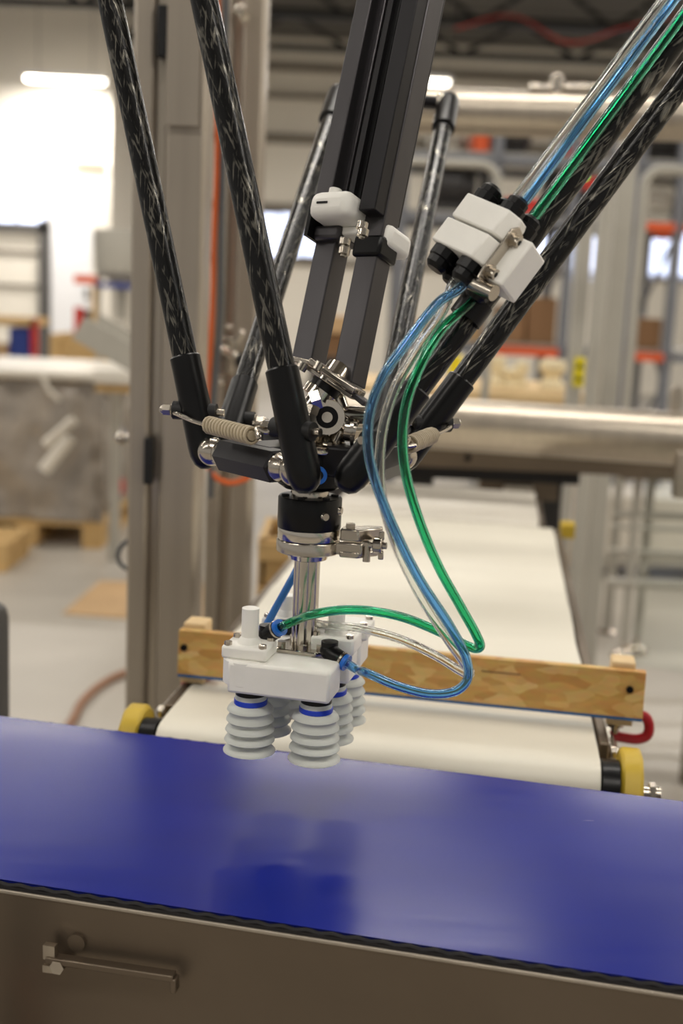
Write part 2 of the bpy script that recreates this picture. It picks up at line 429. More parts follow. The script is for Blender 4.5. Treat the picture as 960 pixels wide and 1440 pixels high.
# shrink wrapped load on its pallet
Yf = 6.35
xa, xb = PY(-70, 640, Yf).x, PY(146, 640, Yf).x
t = thing('wrapped_pallet_load', 'grey load wrapped in clear film on a wooden pallet', 'pallet load', ((xa + xb) / 2, Yf + .5, 0))
pallet(t, xa, xb, Yf, Yf + 1.0, 0)
zt = PY(60, 532, Yf).z
me = MB(); nx, nz = 16, 8
for face in range(4):
    cs = [(xa, Yf), (xb, Yf), (xb, Yf + 1), (xa, Yf + 1)]; a, b = cs[face], cs[(face + 1) % 4]
    vs = []; nrm = Vector((b[1] - a[1], a[0] - b[0], 0)).normalized()
    for j in range(nz + 1):
        for i in range(nx + 1):
            u = i / nx; q = Vector((a[0] + (b[0] - a[0]) * u, a[1] + (b[1] - a[1]) * u, .14 + (zt - .14) * j / nz))
            e = 0 if i in (0, nx) else 1
            vs.append(q - nrm * (.01 + random.random() * .09) * e - Z3 * 0)
    me.add(vs, [(j * (nx + 1) + i, j * (nx + 1) + i + 1, (j + 1) * (nx + 1) + i + 1, (j + 1) * (nx + 1) + i) for j in range(nz) for i in range(nx)])
mat('film', S(158, 149, 138), .2, var=.22, scale=4, stretch=(1, 1, 2.4), bump=.9, coat=.8)
obj('wrapped_load', me, 'film', t, sharp=180)
obj('top_sheet', MB().box(((xa + xb) / 2, Yf + .5, zt + .02), xb - xa + .06, 1.06, .05), 'white_wrap', t, bevel=.02)
for a in ((205, 625, 232, 655),): pass
obj('strap', MB().tube([PY(58, 528, Yf - .03), PY(70, 550, Yf - .04), PY(84, 563, Yf - .03)], .012, 6), 'white_wrap', t)
obj('film_roll', MB().cyl(PY(62, 662, Yf - .12), PY(98, 615, Yf - .10), .036), 'white_wrap', t)
obj('film_roll', MB().cyl(PY(64, 625, Yf - .10), PY(104, 590, Yf - .10), .026), 'white_wrap', t)
# pallets lying on the floor in front of it
q = PZ(-20, 742, 0); t = thing('wooden_pallet', 'flat wooden pallet on the floor in front of the wrapped load', 'pallet', q)
pallet(t, q.x - .7, q.x + .42, 5.72, 6.16, 0)
q = PZ(120, 716, 0); t = thing('wooden_pallet', 'low wooden pallet beside the steel column foot', 'pallet', q)
pallet(t, q.x - .2, q.x + .5, q.y + .2, q.y + .9, 0)
tag(obj('red_tool_case', rbox(160, 676, 172, 698, 6.6, .1), 'red', bevel=.02), 'small red case on the pallet beside the steel column', 'case')
# crate
Yc = 11.0
xa, xb = PY(72, 495, Yc).x, PY(196, 495, Yc).x; z1, z0 = PY(120, 472, Yc).z, PY(120, 512, Yc).z
t = thing('wooden_crate', 'pale plywood crate behind the wrapped load', 'crate', ((xa + xb) / 2, Yc, z0))
for i in range(3):
    zz = z0 + (z1 - z0) * (i + .5) / 3
    obj('plank', MB().box(((xa + xb) / 2, Yc, zz), xb - xa, .03, (z1 - z0) / 3 * .94), 'crate_wood', t)
for xx in (xa + .05, (xa + xb) / 2, xb - .05): obj('batten', MB().box((xx, Yc - .03, (z0 + z1) / 2), .08, .03, z1 - z0), 'crate_wood', t)
for xx in (xa + .08, (xa + xb) / 2, xb - .08): obj('leg', MB().box((xx, Yc + .3, z0 / 2), .1, .1, z0), 'crate_wood', t)
obj('back_board', MB().box(((xa + xb) / 2, Yc + .6, (z0 + z1) / 2), xb - xa, .03, z1 - z0), 'crate_wood', t)
for s in (xa, xb): obj('side_board', MB().box((s, Yc + .3, (z0 + z1) / 2), .03, .6, z1 - z0), 'crate_wood', t)
# grey tilted chute
Yg = 4.3
a = PY(103, 474, Yg); b = PY(215, 540, Yg); ax = (b - a).normalized(); n = ax.cross(Y3).normalized()
if n.z < 0: n = -n
t = thing('steel_chute', 'tilted grey sheet steel chute left of the steel column', 'chute', Vector(((a.x + b.x) / 2, Yg + .15, 0)))
L = (b - a).length; c = (a + b) / 2
obj('bed', MB().box(c + Y3 * .15, L, .30, .012, (ax, Y3, n)), 'grey_paint', t)
for yy in (0, .3): obj('side_wall', MB().box(c + Y3 * yy + n * .04, L, .012, .09, (ax, Y3, n)), 'grey_paint', t)
obj('cover', MB().prism([(-.02, 0), (.16, 0), (.12, .05), (.02, .06)], c + Y3 * .15 + n * .01, ax, n, Y3, .2), 'white_wrap', t)
obj('leg', MB().box((c.x + .1, Yg + .15, c.z / 2), .05, .05, c.z), 'grey_paint', t)
# hopper
Yh = 9.2; q = PY(172, 335, Yh); z1 = PY(172, 402, Yh).z; z2 = PY(172, 450, Yh).z
t = thing('cone_hopper', 'pale conical hopper behind the steel column', 'hopper', (q.x, Yh, 0))
obj('cone', MB().lathe((q.x, Yh, z2), Z3, [(.04, 0), (.05, z1 - z2), (.2, q.z - z1), (.22, q.z - z2 + .02), (.2, q.z - z2 + .06)]), 'grey_paint', t)
for s in (-1, 1): obj('leg', MB().cyl((q.x + s * .17, Yh, 0), (q.x + s * .17, Yh, q.z - .2), .02), 'grey_paint', t)
obj('ring', MB().ring((q.x, Yh, z1 - .02), Z3, .2, .16, .04), 'blue_bin', t)
# red and blue shelving
Ys = 12.0
t = thing('storage_shelf', 'red framed shelf with blue bins below the pale door', 'shelf', PY(20, 520, Ys))
for x in (-30, 47): obj('upright', rbox(x - 4, 448, x + 4, 520, Ys, .08), 'red', t)
obj('shelf_board', rbox(-34, 446, 50, 457, Ys, .5), 'crate_wood', t)
obj('shelf_board', rbox(-34, 512, 50, 517, Ys, .5), 'crate_wood', t)
tag(obj('storage_bin', rbox(12, 460, 42, 511, Ys + .05, .35), 'blue_bin', bevel=.02), 'blue plastic bin on the red framed shelf', 'bin')
tag(obj('cardboard_box', rbox(-26, 484, 10, 511, Ys + .05, .35), 'cardboard'), 'cardboard box beside the blue bin on the red shelf', 'box')
t = thing('wall_rack', 'small orange and red rack against the white door', 'rack', PY(118, 470, 13))
obj('top_beam', rbox(104, 387, 136, 399, 13, .1), 'orange', t)
obj('post', rbox(129, 399, 135, 470, 13, .08), 'crate_wood', t)
obj('panel', rbox(104, 432, 116, 470, 13, .06), 'red', t)
obj('panel', rbox(117, 436, 128, 470, 13.1, .06), 'dark_machine', t)
# table edge seen left of the column
t = thing('work_table', 'white topped work table left of the steel column', 'table', PZ(165, 640, 0))
obj('table_top', rbox(130, 522, 200, 541, 5.6, .6), 'white_wrap', t, bevel=.01)
obj('apron', rbox(134, 542, 200, 552, 5.65, .5), 'crate_wood', t)
q = PY(190, 552, 5.7); obj('leg', MB().box((q.x, 5.8, q.z / 2), .05, .05, q.z), 'grey_paint', t)
q = PY(140, 552, 5.7); obj('leg', MB().box((q.x, 6.1, q.z / 2), .05, .05, q.z), 'grey_paint', t)

tag(obj('cardboard_sheet', MB().add([PZ(88, 864, z) for z in (0,)] + [PZ(140, 818, 0), PZ(300, 822, 0), PZ(300, 880, 0)] + [PZ(x, y, 0) + Z3 * .006 for x, y in ((88, 864), (140, 818), (300, 822), (300, 880))], [(0, 3, 2, 1)[::-1], (4, 5, 6, 7)[::-1], (0, 1, 5, 4), (1, 2, 6, 5), (2, 3, 7, 6), (3, 0, 4, 7)]), 'cardboard'), 'flat cardboard sheet lying on the concrete floor', 'cardboard')
tag(obj('floor_hose', MB().tube(smooth_path([PZ(x, y, .014) for x, y in ((70, 1050), (100, 1016), (116, 986), (146, 960), (178, 946), (240, 938))]), .014), 'hose_brown'), 'brown hose curving across the floor beside the steel column', 'hose')
# rounded grey guard post at the left picture edge
q = PY(-9, 845, 1.75); zz = q.z
t = thing('guard_post', 'grey rounded guard post at the left picture edge', 'post', (q.x, q.y, 0))
obj('post_tube', MB().lathe((q.x, q.y, .01), Z3, [(.022, 0), (.022, zz - .035), (.018, zz - .02), (.008, zz - .012), (0, zz - .01)]), 'dark_frame', t)
obj('foot_plate', MB().box((q.x, q.y, .006), .14, .14, .012), 'dark_frame', t)

# ================================================================== RIGHT BACKGROUND
YR = 9.0
t = thing('pallet_rack', 'long storage rack with orange beams behind the guard frame', 'rack', (PY(800, 500, YR).x, YR + .5, 0))
ups = [560, 688, 796, 886, 945]
for x in ups:
    q = PY(x, 400, YR); top = 2.75
    for dy in (0, .9): obj('upright', MB().box((q.x, YR + dy, top / 2), .07, .07, top), 'rack_blue', t)
    for i in range(4):
        obj('brace', MB().cyl((q.x, YR + (.0 if i % 2 else .9), .3 + i * .55), (q.x, YR + (.9 if i % 2 else 0), .85 + i * .55), .016, n=6), 'rack_blue', t)
xa, xb = PY(556, 400, YR).x, PY(1010, 400, YR).x
zl = [PY(740, 494, YR).z, PY(880, 318, YR).z, PY(855, 232, YR).z]
for z in zl:
    for k in range(len(ups)):
        a = PY(ups[k], 400, YR).x; b = PY((ups + [1010])[k + 1], 400, YR).x
        hot = {0: (1, 3), 1: (3, 4), 2: ()}[zl.index(z)]
        for dy in (-.05, .95): obj('beam', MB().box(((a + b) / 2, YR + dy, z), b - a - .07, .05, .06), 'orange' if k in hot else 'rack_blue', t)
    obj('shelf_deck', MB().box(((xa + xb) / 2, YR + .45, z + .045), xb - xa, .9, .015), 'grey_paint', t)
def rackbox(x0, y0, x1, Yo, m, label, zi, name='cardboard_box', cat='box', d=.5):
    z0 = zl[zi] + .053; z1 = PY((x0 + x1) / 2, y0, YR + Yo).z
    a = PY(x0, 400, YR + Yo).x; b = PY(x1, 400, YR + Yo).x
    return tag(obj(name, MB().box(((a + b) / 2, YR + Yo + d / 2, (z0 + z1) / 2), b - a, d, z1 - z0), m, bevel=.012), label, cat)
rackbox(698, 430, 742, .1, 'brown_box', 'large brown carton on the lower rack shelf', 0)
rackbox(744, 418, 786, .15, 'brown_box', 'tall brown carton behind the clear panel on the rack', 0)
rackbox(655, 440, 684, .1, 'cardboard', 'pale carton on the lower rack shelf behind the green hose', 0)
rackbox(900, 448, 936, .1, 'brown_box', 'brown carton on the lower rack shelf at the right', 0)
rackbox(588, 452, 628, .1, 'cardboard', 'tan carton on the lower rack shelf behind the carbon rods', 0)
rackbox(700, 278, 752, .05, 'red', 'red machine case on the middle rack shelf', 1, 'machine_case', 'machine')
rackbox(838, 284, 884, .05, 'grey_paint', 'pale machine cover on the middle rack shelf', 1, 'machine_case', 'machine')
rackbox(964, 268, 1015, .05, 'dark_machine', 'dark machine case at the right end of the middle shelf', 1, 'machine_case', 'machine')
def drum(x0, x1, yc, rad, Yo, m, label):
    a = PY(x0, yc, YR + Yo); b = PY(x1, yc, YR + Yo); a.z = b.z = (zl[2] if yc < 230 else zl[1]) + .057 + rad * 1.0 + .02
    t = thing('electric_motor', label, 'motor', (a + b) / 2 - Z3 * rad)
    ax = (b - a); L = ax.length
    obj('body', MB().lathe(a, ax, [(rad * .6, 0), (rad * .95, .03), (rad, .08), (rad, L * .7), (rad * .8, L * .75), (rad * .8, L - .03), (rad * .5, L)]), m, t)
    for i in range(5): obj('cooling_fin', MB().ring(a + ax * (.2 + .1 * i), ax, rad * 1.06, rad * .9, .03), m, t)
    obj('foot', MB().box((a + b) / 2 - Z3 * (rad - .008), L * .6, rad * 1.4, .05), m, t)
drum(598, 668, 272, .17, .2, 'dark_machine', 'black ribbed motor on the middle rack shelf behind the white clamp block')
drum(762, 830, 278, .15, .3, 'dark_machine', 'black ribbed motor on the middle rack shelf between the rods')
drum(892, 958, 268, .14, .3, 'white_wrap', 'silver ribbed motor on the middle rack shelf at the right')
drum(690, 745, 205, .12, .3, 'dark_machine', 'dark motor on the top rack shelf left of the green hose')
drum(600, 655, 200, .13, .3, 'grey_paint', 'grey motor on the top rack shelf beside the black rod')
drum(905, 975, 190, .15, .3, 'dark_machine', 'dark motor on the top rack shelf at the right edge')
rackbox(655, 182, 676, .05, 'orange', 'small orange crate on the top rack shelf', 2, 'plastic_crate', 'crate')
rackbox(780, 196, 810, .05, 'red', 'dull red case on the top rack shelf behind the carbon rods', 2, 'machine_case', 'machine')
q = PY(819, 254, 7.6)
t = thing('signal_lamp', 'red signal box with a small green light behind the rods', 'signal lamp', q - Z3 * .1)
obj('lamp_box', MB().box(q + Vector((.05, 0, -.02)), .1, .08, .07), 'red', t, bevel=.01)
obj('green_light', MB().ball(q + Vector((0, -.06, .02)), .013, 8), 'led_green', t)
obj('bracket_arm', MB().cyl(q + Vector((.05, 0, -.05)), Vector((q.x + .05, q.y, 0)), .012), 'grey_paint', t)

# long work bench with loose cream coloured parts
YB = 5.2; xa, xb = PY(500, 540, YB).x, PY(835, 540, YB).x; zt = PY(660, 548, YB).z
t = thing('work_bench', 'long pale wooden work bench behind the stainless beam', 'bench', ((xa + xb) / 2, YB + .4, 0))
for i in range(4): obj('top_plank', MB().box(((xa + xb) / 2, YB + .1 + i * .2, zt - .02), xb - xa, .19, .04), 'pine', t)
for x in (xa + .08, xb - .08):
    for y in (YB + .06, YB + .7): obj('leg', MB().box((x, y, (zt - .04) / 2), .07, .07, zt - .04), 'crate_wood', t)
obj('apron', MB().box(((xa + xb) / 2, YB + .04, zt - .09), xb - xa - .2, .03, .1), 'crate_wood', t)
mat('cream', S(226, 212, 176), .5, var=.06, scale=8)
for i, (x, yt, wd, lab) in enumerate(((697, 500, .035, 'tall cream turned part on the bench, leftmost of the row'), (716, 517, .045, 'squat cream turned part on the bench, second in the row'), (732, 508, .03, 'cream turned part on the bench, third in the row'), (775, 505, .06, 'wide cream turned part on the bench beside the yellow label'))):
    q = PY(x, 540, YB + .25); h = PY(x, yt, YB + .25).z - zt
    tag(obj('turned_part', MB().lathe((q.x, YB + .25, zt + .001), Z3, [(wd * .9, 0), (wd, .01), (wd * .6, h * .4), (wd * 1.05, h * .7), (wd * .9, h * .95), (wd * .3, h)]), 'cream'), lab, 'part', 'cream parts on the bench')
tag(obj('yellow_case', rbox(632, 500, 650, 530, YB + .3, .12), 'yellow_sign', bevel=.01), 'yellow case on the bench behind the carbon rod', 'case')

# cross beams and boxes seen between shaft and rods
t = thing('crate_stack', 'stacked orange brown cartons far behind the telescopic shaft', 'crate', Vector((PY(478, 560, 8).x, 8.25, 0)))
obj('carton', rbox(440, 445, 505, 468, 8, .5), 'cardboard', t)
obj('lid', rbox(446, 474, 498, 500, 8.05, .4), 'brown_box', t)
q = PY(475, 502, 8); obj('base_case', MB().box((q.x, 8.25, q.z / 2), .37, .5, q.z), 'dark_machine', t)
obj('spacer', rbox(450, 468, 496, 474, 8.05, .4), 'brown_box', t)
obj('spacer', rbox(450, 500, 496, 502, 8.05, .4), 'brown_box', t)
q = PZ(395, 700, 0)
zc = PY(395, 757, 3.25).z
t = thing('plywood_box', 'tall plywood box standing behind the white conveyor', 'box', (PY(398, 800, 3.25).x, 3.4, 0))
xa, xb = PY(368, 790, 3.25).x, PY(440, 790, 3.25).x
obj('front_panel', MB().box(((xa + xb) / 2, 3.25, zc / 2), xb - xa, .02, zc), 'crate_wood', t)
obj('back_panel', MB().box(((xa + xb) / 2, 3.55, zc / 2), xb - xa, .02, zc), 'crate_wood', t)
for x in (xa, xb): obj('side_panel', MB().box((x, 3.4, zc / 2), .02, .32, zc), 'crate_wood', t)
for z in (zc - .035, zc - .16): obj('rail', MB().box(((xa + xb) / 2, 3.232, z), xb - xa + .02, .02, .05), 'crate_wood', t)

# ================================================================== MACHINE FRAME
# two stainless columns at the left
def column(x0, x1, yref, Y, d, label, ztop=2.6, groove=.42):
    a, b = PY(x0, yref, Y).x, PY(x1, yref, Y).x; w = b - a; c = (a + b) / 2
    t = thing('steel_column', label, 'column', (c, Y + d / 2, 0), 'stainless columns of the machine frame')
    g = a + w * groove
    obj('narrow_face', MB().box(((a + g) / 2 - .004, Y + d / 2, ztop / 2), g - a - .008, d, ztop), 'steel_flat', t, bevel=.006)
    obj('groove_strip', MB().box((g, Y + d / 2 + .012, ztop / 2), .014, d * .8, ztop), 'steel', t)
    obj('wide_face', MB().box(((g + b) / 2 + .004, Y + d / 2, ztop / 2), b - g - .008, d, ztop), 'steel_flat', t, bevel=.008)
    obj('foot_plate', MB().box((c, Y + d / 2, .006), w + .08, d + .08, .012), 'steel', t)
    return t
c1 = column(179, 277, 700, 1.92, .11, 'wide stainless column with a dark groove left of the robot', groove=.36)
c2 = column(291, 356, 600, 2.35, .10, 'stainless column behind the front carbon rods', groove=.42)
q = PY(176, 617, 1.97)
obj('bolt', MB().cyl(q + X3 * .02, q - X3 * .006, .009).ball(q - X3 * .008, .011, 10), 'polished', c1)
obj('hinge', MB().box(PY(209, 648, 1.915), .014, .02, .075), 'black_matte', c1, bevel=.003)
obj('hinge', MB().box(PY(229, 45, 1.915), .016, .02, .075), 'black_matte', c1, bevel=.003)
q = PY(338, 14, 2.33); obj('bolt', MB().cyl(q, q + Vector((.012, -.03, -.02)), .008).ball(q, .012, 10), 'polished', c2)
obj('cover_plate', MB().box(PY(258, 60, 1.91) , .05, .006, .24), 'steel_flat', c1)
# cables tied to the second column
tag(obj('orange_cable', MB().tube(smooth_path([PY(x, y, 2.25) for x, y in ((306, -40), (306, 120), (305, 240), (301, 330), (299, 420), (295, 500), (290, 580), (289, 640), (300, 668), (322, 679), (344, 674), (352, 668))]), .0052, 8), 'orange_cable'), 'orange cable running down beside the second steel column', 'cable')
tag(obj('grey_cable', MB().tube(smooth_path([PY(x, y, 2.25) for x, y in ((318, -40), (316, 120), (313, 240), (311, 360), (310, 440), (304, 520), (298, 600), (296, 700))]), .006, 8), 'grey_cable'), 'grey cable hanging beside the orange cable', 'cable')
tag(obj('dark_cable', MB().tube(smooth_path([PY(x, y, 2.05) for x, y in ((196, 742), (182, 758), (168, 772), (166, 786), (173, 797), (190, 802))]), .004, 8), 'grey_cable'), 'dark cable loop at the edge of the wide steel column', 'cable')
# toggle latch on the second column
t = thing('toggle_latch', 'steel toggle latch with black knob behind the black rods', 'latch', PY(320, 540, 2.30))
obj('bracket', MB().box(PY(316, 500, 2.32), .035, .02, .07), 'polished', t, bevel=.003)
obj('lever', MB().cyl(PY(306, 488, 2.29), PY(338, 503, 2.27), .007), 'polished', t)
obj('knob', MB().ball(PY(342, 508, 2.27), .016, 10), 'black', t)
obj('hook_rod', MB().cyl(PY(330, 490, 2.28), PY(341, 466, 2.27), .004), 'polished', t)
obj('yellow_tag', MB().box(PY(291, 496, 2.28), .008, .004, .05), 'yellow_sign', t)
obj('bolt', MB().ball(PY(310, 538, 2.28), .007, 8), 'polished', t)
obj('bolt', MB().ball(PY(322, 460, 2.28), .006, 8), 'polished', t)

# lower cross beam, a big brushed tube
YP = 2.9
def hbeam(xa, xb, yr, Y, rad, label, name='cross_beam', slope=0):
    a = PY(xa, yr, Y); b = PY(xb, yr, Y); z = PY(800, yr, Y).z; a.z = z; b.z = z; b.y = Y + slope; a.y = Y - slope
    t = thing(name, label, 'beam', (a + b) / 2 - Z3 * rad)
    obj('tube', MB().cyl(a, b, rad, n=40), 'steel', t)
    for q, s in ((a, -1), (b, 1)): obj('end_flange', MB().cyl(q, q + X3 * (s * .015), rad * 1.15, n=40), 'steel', t)
    return t, z
b1, zb1 = hbeam(468, 1120, 607, YP, .0635, 'thick brushed stainless tube beam across the right side', slope=-.12)
q = PY(951, 560, YP - .03)
obj('lug', MB().prism([(-.012, -.03), (.012, -.03), (.012, .02), (.006, .028), (-.006, .028), (-.012, .02)], q, X3, Z3, Y3, .012), 'steel', b1)
b2, zb2 = hbeam(560, 1150, 161, YP + .25, .056, 'upper brushed stainless tube beam below the roof trusses', slope=-.05)
zz = PY(790, 124, YP + .25).z
for i, x in enumerate((752, 776, 800, 818, 838)):
    q = PY(x, 124, YP + .25)
    obj('clamp_nut', MB().cyl(q - X3 * .014, q + X3 * .014, .012, n=6).cyl(q, q - Z3 * .03, .007), 'polished', b2)
obj('clamp_body', MB().box(PY(782, 122, YP + .25), .028, .03, .06), 'polished', b2, bevel=.006)
obj('clamp_rod', MB().cyl(PY(745, 124, YP + .25), PY(845, 124, YP + .25), .006), 'polished', b2)

# conveyor crossing underneath the beam
t = thing('cross_conveyor', 'dark undersided steel conveyor behind the white belt end', 'conveyor', PY(760, 690, 3.15))
YK = 3.15
xa, xb = PY(480, 650, YK).x, PY(1090, 650, YK).x
za, zb_ = PY(760, 634, YK).z, PY(760, 664, YK).z
obj('side_channel', MB().box(((xa + xb) / 2, YK + .02, (za + zb_) / 2), xb - xa, .04, za - zb_), 'steel_panel', t, bevel=.003)
obj('bolt', MB().cyl(PY(658, 644, YK), PY(658, 644, YK - .015), .009, n=8), 'black', t)
z2 = PY(760, 682, YK).z; xm = PY(818, 670, YK).x
obj('belt_return', MB().box(((xa + xm) / 2, YK + .17, (zb_ + z2) / 2), xm - xa, .28, zb_ - z2), 'belt_edge', t)
z3 = PY(760, 712, YK).z
obj('motor_bracket', MB().box((PY(735, 700, YK).x, YK + .1, (z2 + z3) / 2), PY(792, 700, YK).x - PY(678, 700, YK).x, .02, z2 - z3), 'steel_panel', t)
obj('bracket_window', MB().box((PY(735, 700, YK - .01).x, YK + .082, PY(735, 694, YK).z), .08, .01, .014), 'white_wrap', t)
obj('drive_box', MB().box((PY(780, 720, YK).x, YK + .2, PY(780, 722, YK).z), .07, .2, .14), 'dark_machine', t, bevel=.008)
obj('drive_shaft', MB().cyl(PY(470, 706, YK + .2), PY(690, 714, YK + .2), .009), 'steel_panel', t)
obj('drive_box', MB().box((PY(596, 690, YK).x, YK + .25, PY(590, 690, YK).z), .07, .2, .09), 'dark_machine', t, bevel=.008)
for x in (500, 1060):
    q = PY(x, 700, YK); obj('leg', MB().box((q.x, YK + .3, zb_ / 2), .05, .05, zb_), 'steel_panel', t)

# upright tubes of the guard frame on the right
def upright(px, py, Y, wpx, ytop, label, corner=None):
    q = PY(px, py, Y); r = wpx * Y / FPX / 2; zt = PY(px, ytop, Y).z
    t = thing('guard_upright', label, 'post', (q.x, Y, 0), 'uprights of the guard frame')
    if corner:
        e = PY(corner, ytop, Y); e.z = zt; e.y = Y
        s = 1 if e.x > q.x else -1; R = .07
        pts = [Vector((q.x, Y, .02)), Vector((q.x, Y, zt - R))] + [Vector((q.x + s * R * (1 - math.cos(a)), Y, zt - R + R * math.sin(a))) for a in [math.pi / 2 * i / 6 for i in range(1, 7)]] + [Vector((e.x, Y, zt))]
        obj('bent_tube', MB().tube(pts, r, 16), 'grey_paint', t)
    else:
        obj('square_tube', MB().box((q.x, Y, zt / 2 + .01), 2 * r, 2 * r, zt - .02), 'grey_paint', t, bevel=.006)
        obj('end_cap', MB().box((q.x, Y, zt + .004), 2 * r - .004, 2 * r - .004, .008), 'white_wrap', t)
    obj('foot', MB().lathe((q.x, Y, 0), Z3, [(.045, 0), (.045, .006), (.012, .014), (.012, .03)], 16), 'polished', t)
    return t
upright(846, 650, 4.45, 25, 165, 'main square grey upright right of the white conveyor')
upright(822, 650, 4.3, 17, 250, 'thin square grey upright beside the main upright')
upright(873, 650, 5.12, 14, 236, 'grey tube upright bent over at its top right', corner=1100)
upright(690, 420, 4.6, 12, 232, 'grey tube upright bent over towards the telescopic shaft', corner=470)
t = upright(812, 460, 3.9, 20, 300, 'grey upright strip carrying the yellow warning label')
q = PY(814, 523, 3.86)
lb = obj('warning_label', MB().box(q, .034, .002, .092), 'yellow_sign', t)
for dz in (.02, -.02):
    obj('warning_mark', MB().prism([(-.011, -.009), (.011, -.009), (0, .012)], q + Vector((0, -.003, dz)), X3, Z3, Y3, .001), 'black', lb)
# stainless stand with levelling feet
YS = 4.75
t = thing('stainless_stand', 'low stainless stand with levelling feet at the right', 'stand', (PY(900, 800, YS).x, YS, 0))
xa, xb = PY(852, 820, YS).x, PY(1060, 820, YS).x
for y, r in ((724, .014), (742, .011), (776, .012), (820, .02)):
    z = PY(900, y, YS).z; obj('rail', MB().cyl((xa, YS, z), (xb, YS, z), r), 'grey_paint', t)
for x, Y in ((890, YS), (908, YS + .08), (1040, YS)):
    q = PY(x, 760, Y); zt = PY(x, 655, Y).z
    obj('leg', MB().cyl((q.x, Y, .07), (q.x, Y, zt), .017), 'grey_paint', t)
    obj('foot', MB().lathe((q.x, Y, 0), Z3, [(.05, 0), (.05, .012), (.03, .03), (.011, .036), (.011, .09)], 16), 'polished', t)
obj('top_plate', MB().box(((xa + xb) / 2, YS + .05, PY(920, 660, YS).z), xb - xa, .3, .06), 'steel_panel', t)
tag(obj('shipping_carton', MB().box((PY(925, 760, 6.2).x, 6.4, PY(925, 790, 6.2).z + .177), .7, .4, .32), 'white_wrap', bevel=.01), 'white carton seen through the stainless stand', 'carton')
t = tag(obj('shipping_table', MB().box((PY(925, 790, 6.2).x, 6.4, PY(925, 790, 6.2).z), .9, .5, .03).box((PY(925, 790, 6.2).x - .3, 6.4, PY(925, 790, 6.2).z / 2), .05, .4, PY(925, 790, 6.2).z).box((PY(925, 790, 6.2).x + .3, 6.4, PY(925, 790, 6.2).z / 2), .05, .4, PY(925, 790, 6.2).z), 'grey_paint'), 'low grey table under the white carton', 'table')
# clear guard panel hung from the beam
pts = [PY(908, 664, 2.62), PY(1050, 680, 2.62), PY(1050, 960, 2.62), PY(886, 935, 2.62)]
n = Y3; mb = MB()
mb.add([q + n * s for s in (0, .005) for q in pts], [(0, 1, 2, 3), (7, 6, 5, 4), (0, 4, 5, 1), (1, 5, 6, 2), (2, 6, 7, 3), (3, 7, 4, 0)])
t = thing('clear_guard_panel', 'clear plastic guard panel at the right below the tube beam', 'panel', PY(970, 960, 2.62))
obj('sheet', mb, 'acrylic', t)
obj('hanger_clip', MB().box(PY(958, 668, 2.64), .03, .03, .10), 'steel', t)

# ================================================================== WHITE CONVEYOR
ZW = .915
ang = math.atan2(.107, .838)          # belt direction, a little right of straight ahead
wd = Vector((math.sin(ang), math.cos(ang), 0)); wa = Vector((math.cos(ang), -math.sin(ang), 0))
A0 = Vector((-.194, 1.305, 0)); WB = .490; LB = 1.40
O = A0 + wa * (WB / 2)                # middle of the near end
t = thing('white_conveyor', 'white belt conveyor behind the blue one', 'conveyor', Vector((O.x, O.y, 0)) + wd * .7)
rr = .03
mb = MB(); prof = []
for i in range(9):
    a = -math.pi / 2 + math.pi * i / 8; prof.append((-rr * math.cos(a), ZW - rr + rr * math.sin(a)))
N = 60
for i in range(1, N + 1):
    s = LB * i / N
    prof.append((s, ZW + .0042 * math.sin(s * 21 + .8) * (0.5 + .5 * math.sin(s * 5)) * min(1, s * 4) + .0006 * math.sin(s * 60)))
prof += [(LB + rr, ZW - rr), (LB, ZW - 2 * rr)]
poly_top = [O + wd * s + Z3 * z for s, z in prof]
vs = [q + wa * (k * WB / 2) for k in (-1, 1) for q in poly_top]; n = len(poly_top)
fs = [(i, n + i, n + (i + 1) % n, (i + 1) % n) for i in range(n)] + [tuple(range(n)), tuple(range(n, 2 * n))[::-1]]
mb.add(vs, fs); obj('belt', mb, 'white_belt', t, sharp=50)
for s in (-1, 1):
    e = O + wa * (s * (WB / 2 + .010))
    obj('side_rail', MB().box(e + wd * (LB / 2 + .03) + Z3 * (ZW - .035), .012, LB - .08, .062, (wa, wd, Z3)), 'steel_panel', t, bevel=.002)
    hb = O + wa * (s * (WB / 2 + .034)) + Z3 * (ZW - .032)
    bb = obj('bearing_block', MB().prism([(-.045, -.035), (.045, -.035), (.05, -.01), (.03, .028), (.012, .040), (-.014, .040), (-.034, .026), (-.05, -.005)], hb + wd * .02, wd, Z3, wa, .024), 'yellow', t, bevel=.004)
    obj('shaft_end', MB().cyl(hb + wd * .0 + wa * (s * .01), hb + wd * .0 + wa * (s * .032), .010).cyl(hb + wa * (s * .02) + wd * .0, hb + wa * (s * .026), .014, n=6), 'polished', bb)
    obj('seal_ring', MB().cyl(O + wa * (s * (WB / 2 + .002)) + Z3 * (ZW - .032), O + wa * (s * (WB / 2 + .020)) + Z3 * (ZW - .032), .034), 'black', bb)
    for k in (.35, 1.2):
        q = O + wa * (s * (WB / 2 - .04)) + wd * k; obj('leg', MB().box((q.x, q.y, (ZW - .07) / 2), .04, .04, ZW - .07), 'steel_panel', t)
    obj('take_up_bolt', MB().cyl(e + wd * .09 + wa * s * .012 + Z3 * (ZW - .02), e + wd * .16 + wa * s * .012 + Z3 * (ZW - .02), .006).ball(e + wd * .085 + wa * s * .012 + Z3 * (ZW - .02), .009, 8), 'polished', t)
obj('yellow_guard', MB().box(O + wa * (WB / 2 + .03) + wd * (LB - .02) + Z3 * (ZW + .0), .03, .05, .03, (wa, wd, Z3)), 'yellow', t)
